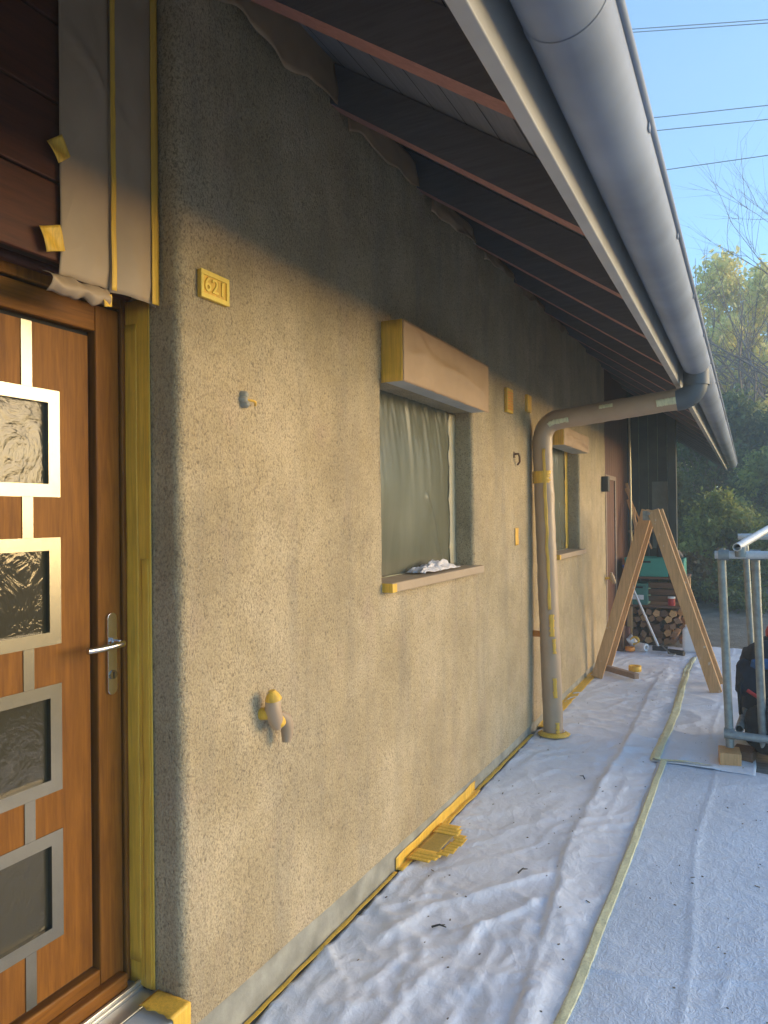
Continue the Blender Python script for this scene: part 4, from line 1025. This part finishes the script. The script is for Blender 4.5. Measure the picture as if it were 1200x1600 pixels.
def tree(x, y, H, crown_r, m, label, seed, leaves=14000, leaf=.09, group=None, trunk_h=.3, name='tree', bare=False, r0=None, depth=3):
    rng = random.Random(seed); z0 = 0
    e = empty(name, (x, y, 0), label, 'tree' if name != 'shrub' else 'shrub', group)
    q = MB(); tips = []; r0 = r0 or H*.016
    h0 = H*trunk_h
    q.tube([(x, y, -.1), (x+.05*rng.uniform(-1, 1), y, h0*.5), (x+.1*rng.uniform(-1, 1), y, h0)], [r0*1.3, r0, r0*.85], 10, cap=False)
    for i in range(6):
        a = 6.28*i/6+rng.uniform(-.4, .4); up = rng.uniform(.6, 1.6)
        branches(q, Vector((x, y, h0*rng.uniform(.8, 1.02))), Vector((math.cos(a), math.sin(a), up)).normalized(), H*.36, r0*.6, depth, rng, tips)
    q.build('trunk', M['bark'], e)
    if not bare:
        cs = []
        for i in range(46):
            a = rng.uniform(0, 6.28); t = rng.random(); zz2 = H*(trunk_h*.8+(1.0-trunk_h*.8)*t); prof_ = math.sin(min(1, (t*.9+.15))*math.pi)**.6
            rr2 = crown_r*prof_*rng.uniform(.3, 1)
            cs.append((x+rr2*math.cos(a), y+rr2*math.sin(a), zz2*.97, crown_r*rng.uniform(.14, .32)))
        me = leaf_mesh('crown', m, leaves, cs, leaf, seed); o = bpy.data.objects.new('crown', me); C.objects.link(o); o.parent = e; o.location = (-x, -y, 0)
    return e
tree(.6, 27, 10.2, 2.6, M['leafyellow'], 'tall tree with sunlit yellow leaves just right of the gutter end', 21, 15000, .10)
tree(3.2, 31, 10.5, 3.0, M['leafyellow'], 'yellow leaved tree at the right edge behind the bare branches', 22, 15000, .10)
tree(1.9, 25, 9.0, 2.2, M['leafyellow'], 'slender yellow tree between the two taller yellow ones', 28, 13000, .095)
tree(2.6, 22, 4.9, 1.6, M['leafmid'], 'mid green tree in front of the yellow leaved trees', 23, 15000, .09)
tree(1.1, 20, 4.6, 1.8, M['leafdark'], 'dark green bushy tree straight behind the gable end', 24, 20000, .07, trunk_h=.15)
tree(-1.2, 22, 5.2, 2.0, M['leafmid'], 'green tree seen through the gap under the eaves', 25, 18000, .08, trunk_h=.15)
tree(3.4, 19, 4.4, 1.6, M['leafmid'], 'low green tree at the right edge beyond the scaffold tubes', 26, 16000, .08, trunk_h=.15)
tree(3.1, 17.5, 8.4, 2, M['leafmid'], 'bare branched tree reaching into the sky at the right edge', 31, bare=True, trunk_h=.4, r0=.055, depth=4)
tree(5.6, 24, 11, 2, M['leafmid'], 'larger bare tree farther back at the right edge', 32, bare=True, trunk_h=.3, r0=.06, depth=3)
shr = [(.9, 14.5, 1.8, 1.0, 'leafmid', 'low green shrub directly behind the trestle ladder'), (2.1, 14, 1.6, .9, 'leafmid', 'green shrub behind the scaffold rails'), (-.1, 17, 2.3, 1.2, 'leafdark', 'dark shrub behind the carport post'),
       (1.9, 17, 2.9, 1.2, 'leafmid', 'green shrub rising above the scaffold frame'), (3.2, 15, 1.9, 1.1, 'leafdark', 'dark shrub at the right picture edge'), (-2.2, 19, 2.6, 1.4, 'leafdark', 'dark shrub hidden beyond the carport boards'), (.5, 13.0, .8, .6, 'leafbrown', 'low rust coloured shrub near the carport end')]
for i, (x, y, h, r, m, lab) in enumerate(shr):
    tree(x, y, h, r, M[m], lab, 50+i, 11000, .05, 'shrubs beyond the path', trunk_h=.1, name='shrub', depth=2)
# vegetation farther round, seen from the side and in reflections
random.seed(99)
far_l = ['broad green tree far beyond the garden, right of the bare trees', 'second broad tree far beyond the garden', 'yellowish tree far beyond the garden', 'tall dark tree farthest left behind the house']
for i, (x, y, h) in enumerate(((9, 34, 9), (15, 38, 10), (6, 40, 11), (-7, 30, 9))):
    tree(x, y, h, h*.34, M[('leafmid', 'leafdark', 'leafyellow', 'leafdark')[i]], far_l[i], 70+i, 9000, .16)
# ivy bank
bk_ = MB(); bk_.grid(lambda u, v: (-3+12*u, 11.2+2.2*v, -.06+.55*v*v+.10*noise.noise(Vector((u*9, v*3, 0)))*v), 50, 14); tag(bk_.build('earth_bank', M['soil']), kind='structure')
rng = np.random.default_rng(4)
cs = [(float(rng.uniform(-2, 7)), float(rng.uniform(11.8, 13.6)), .0, .35) for _ in range(120)]
cs = [(a, b, .12+.5*((b-11.2)/2.2)**2, r) for a, b, _, r in cs]
o = bpy.data.objects.new('ground_cover', leaf_mesh('ground_cover', M['leafdark'], 30000, cs, .035, 5, .45)); C.objects.link(o)
tag(o, 'dark ivy and low leaves covering the bank behind the carport', 'ground cover', kind='stuff')

# ------------------------------------------------------------------ added air volume: lifts the darks in place of lens smear
hb = MB(); hb.box(-47, 47, -42, 62, -1.3, 36)
hm_ = bpy.data.materials.new('added_veil'); hm_.use_nodes = True; t = hm_.node_tree; t.nodes.clear()
out = t.nodes.new('ShaderNodeOutputMaterial'); pvn = t.nodes.new('ShaderNodeVolumePrincipled')
pvn.inputs['Color'].default_value = (.62, .82, 1, 1); pvn.inputs['Density'].default_value = .012; pvn.inputs['Anisotropy'].default_value = .1
t.links.new(pvn.outputs[0], out.inputs['Volume'])
hz = hb.build('veil', hm_); tag(hz, 'milky haze volume added to lift the darks like a smeared lens', 'veil', kind='stuff')
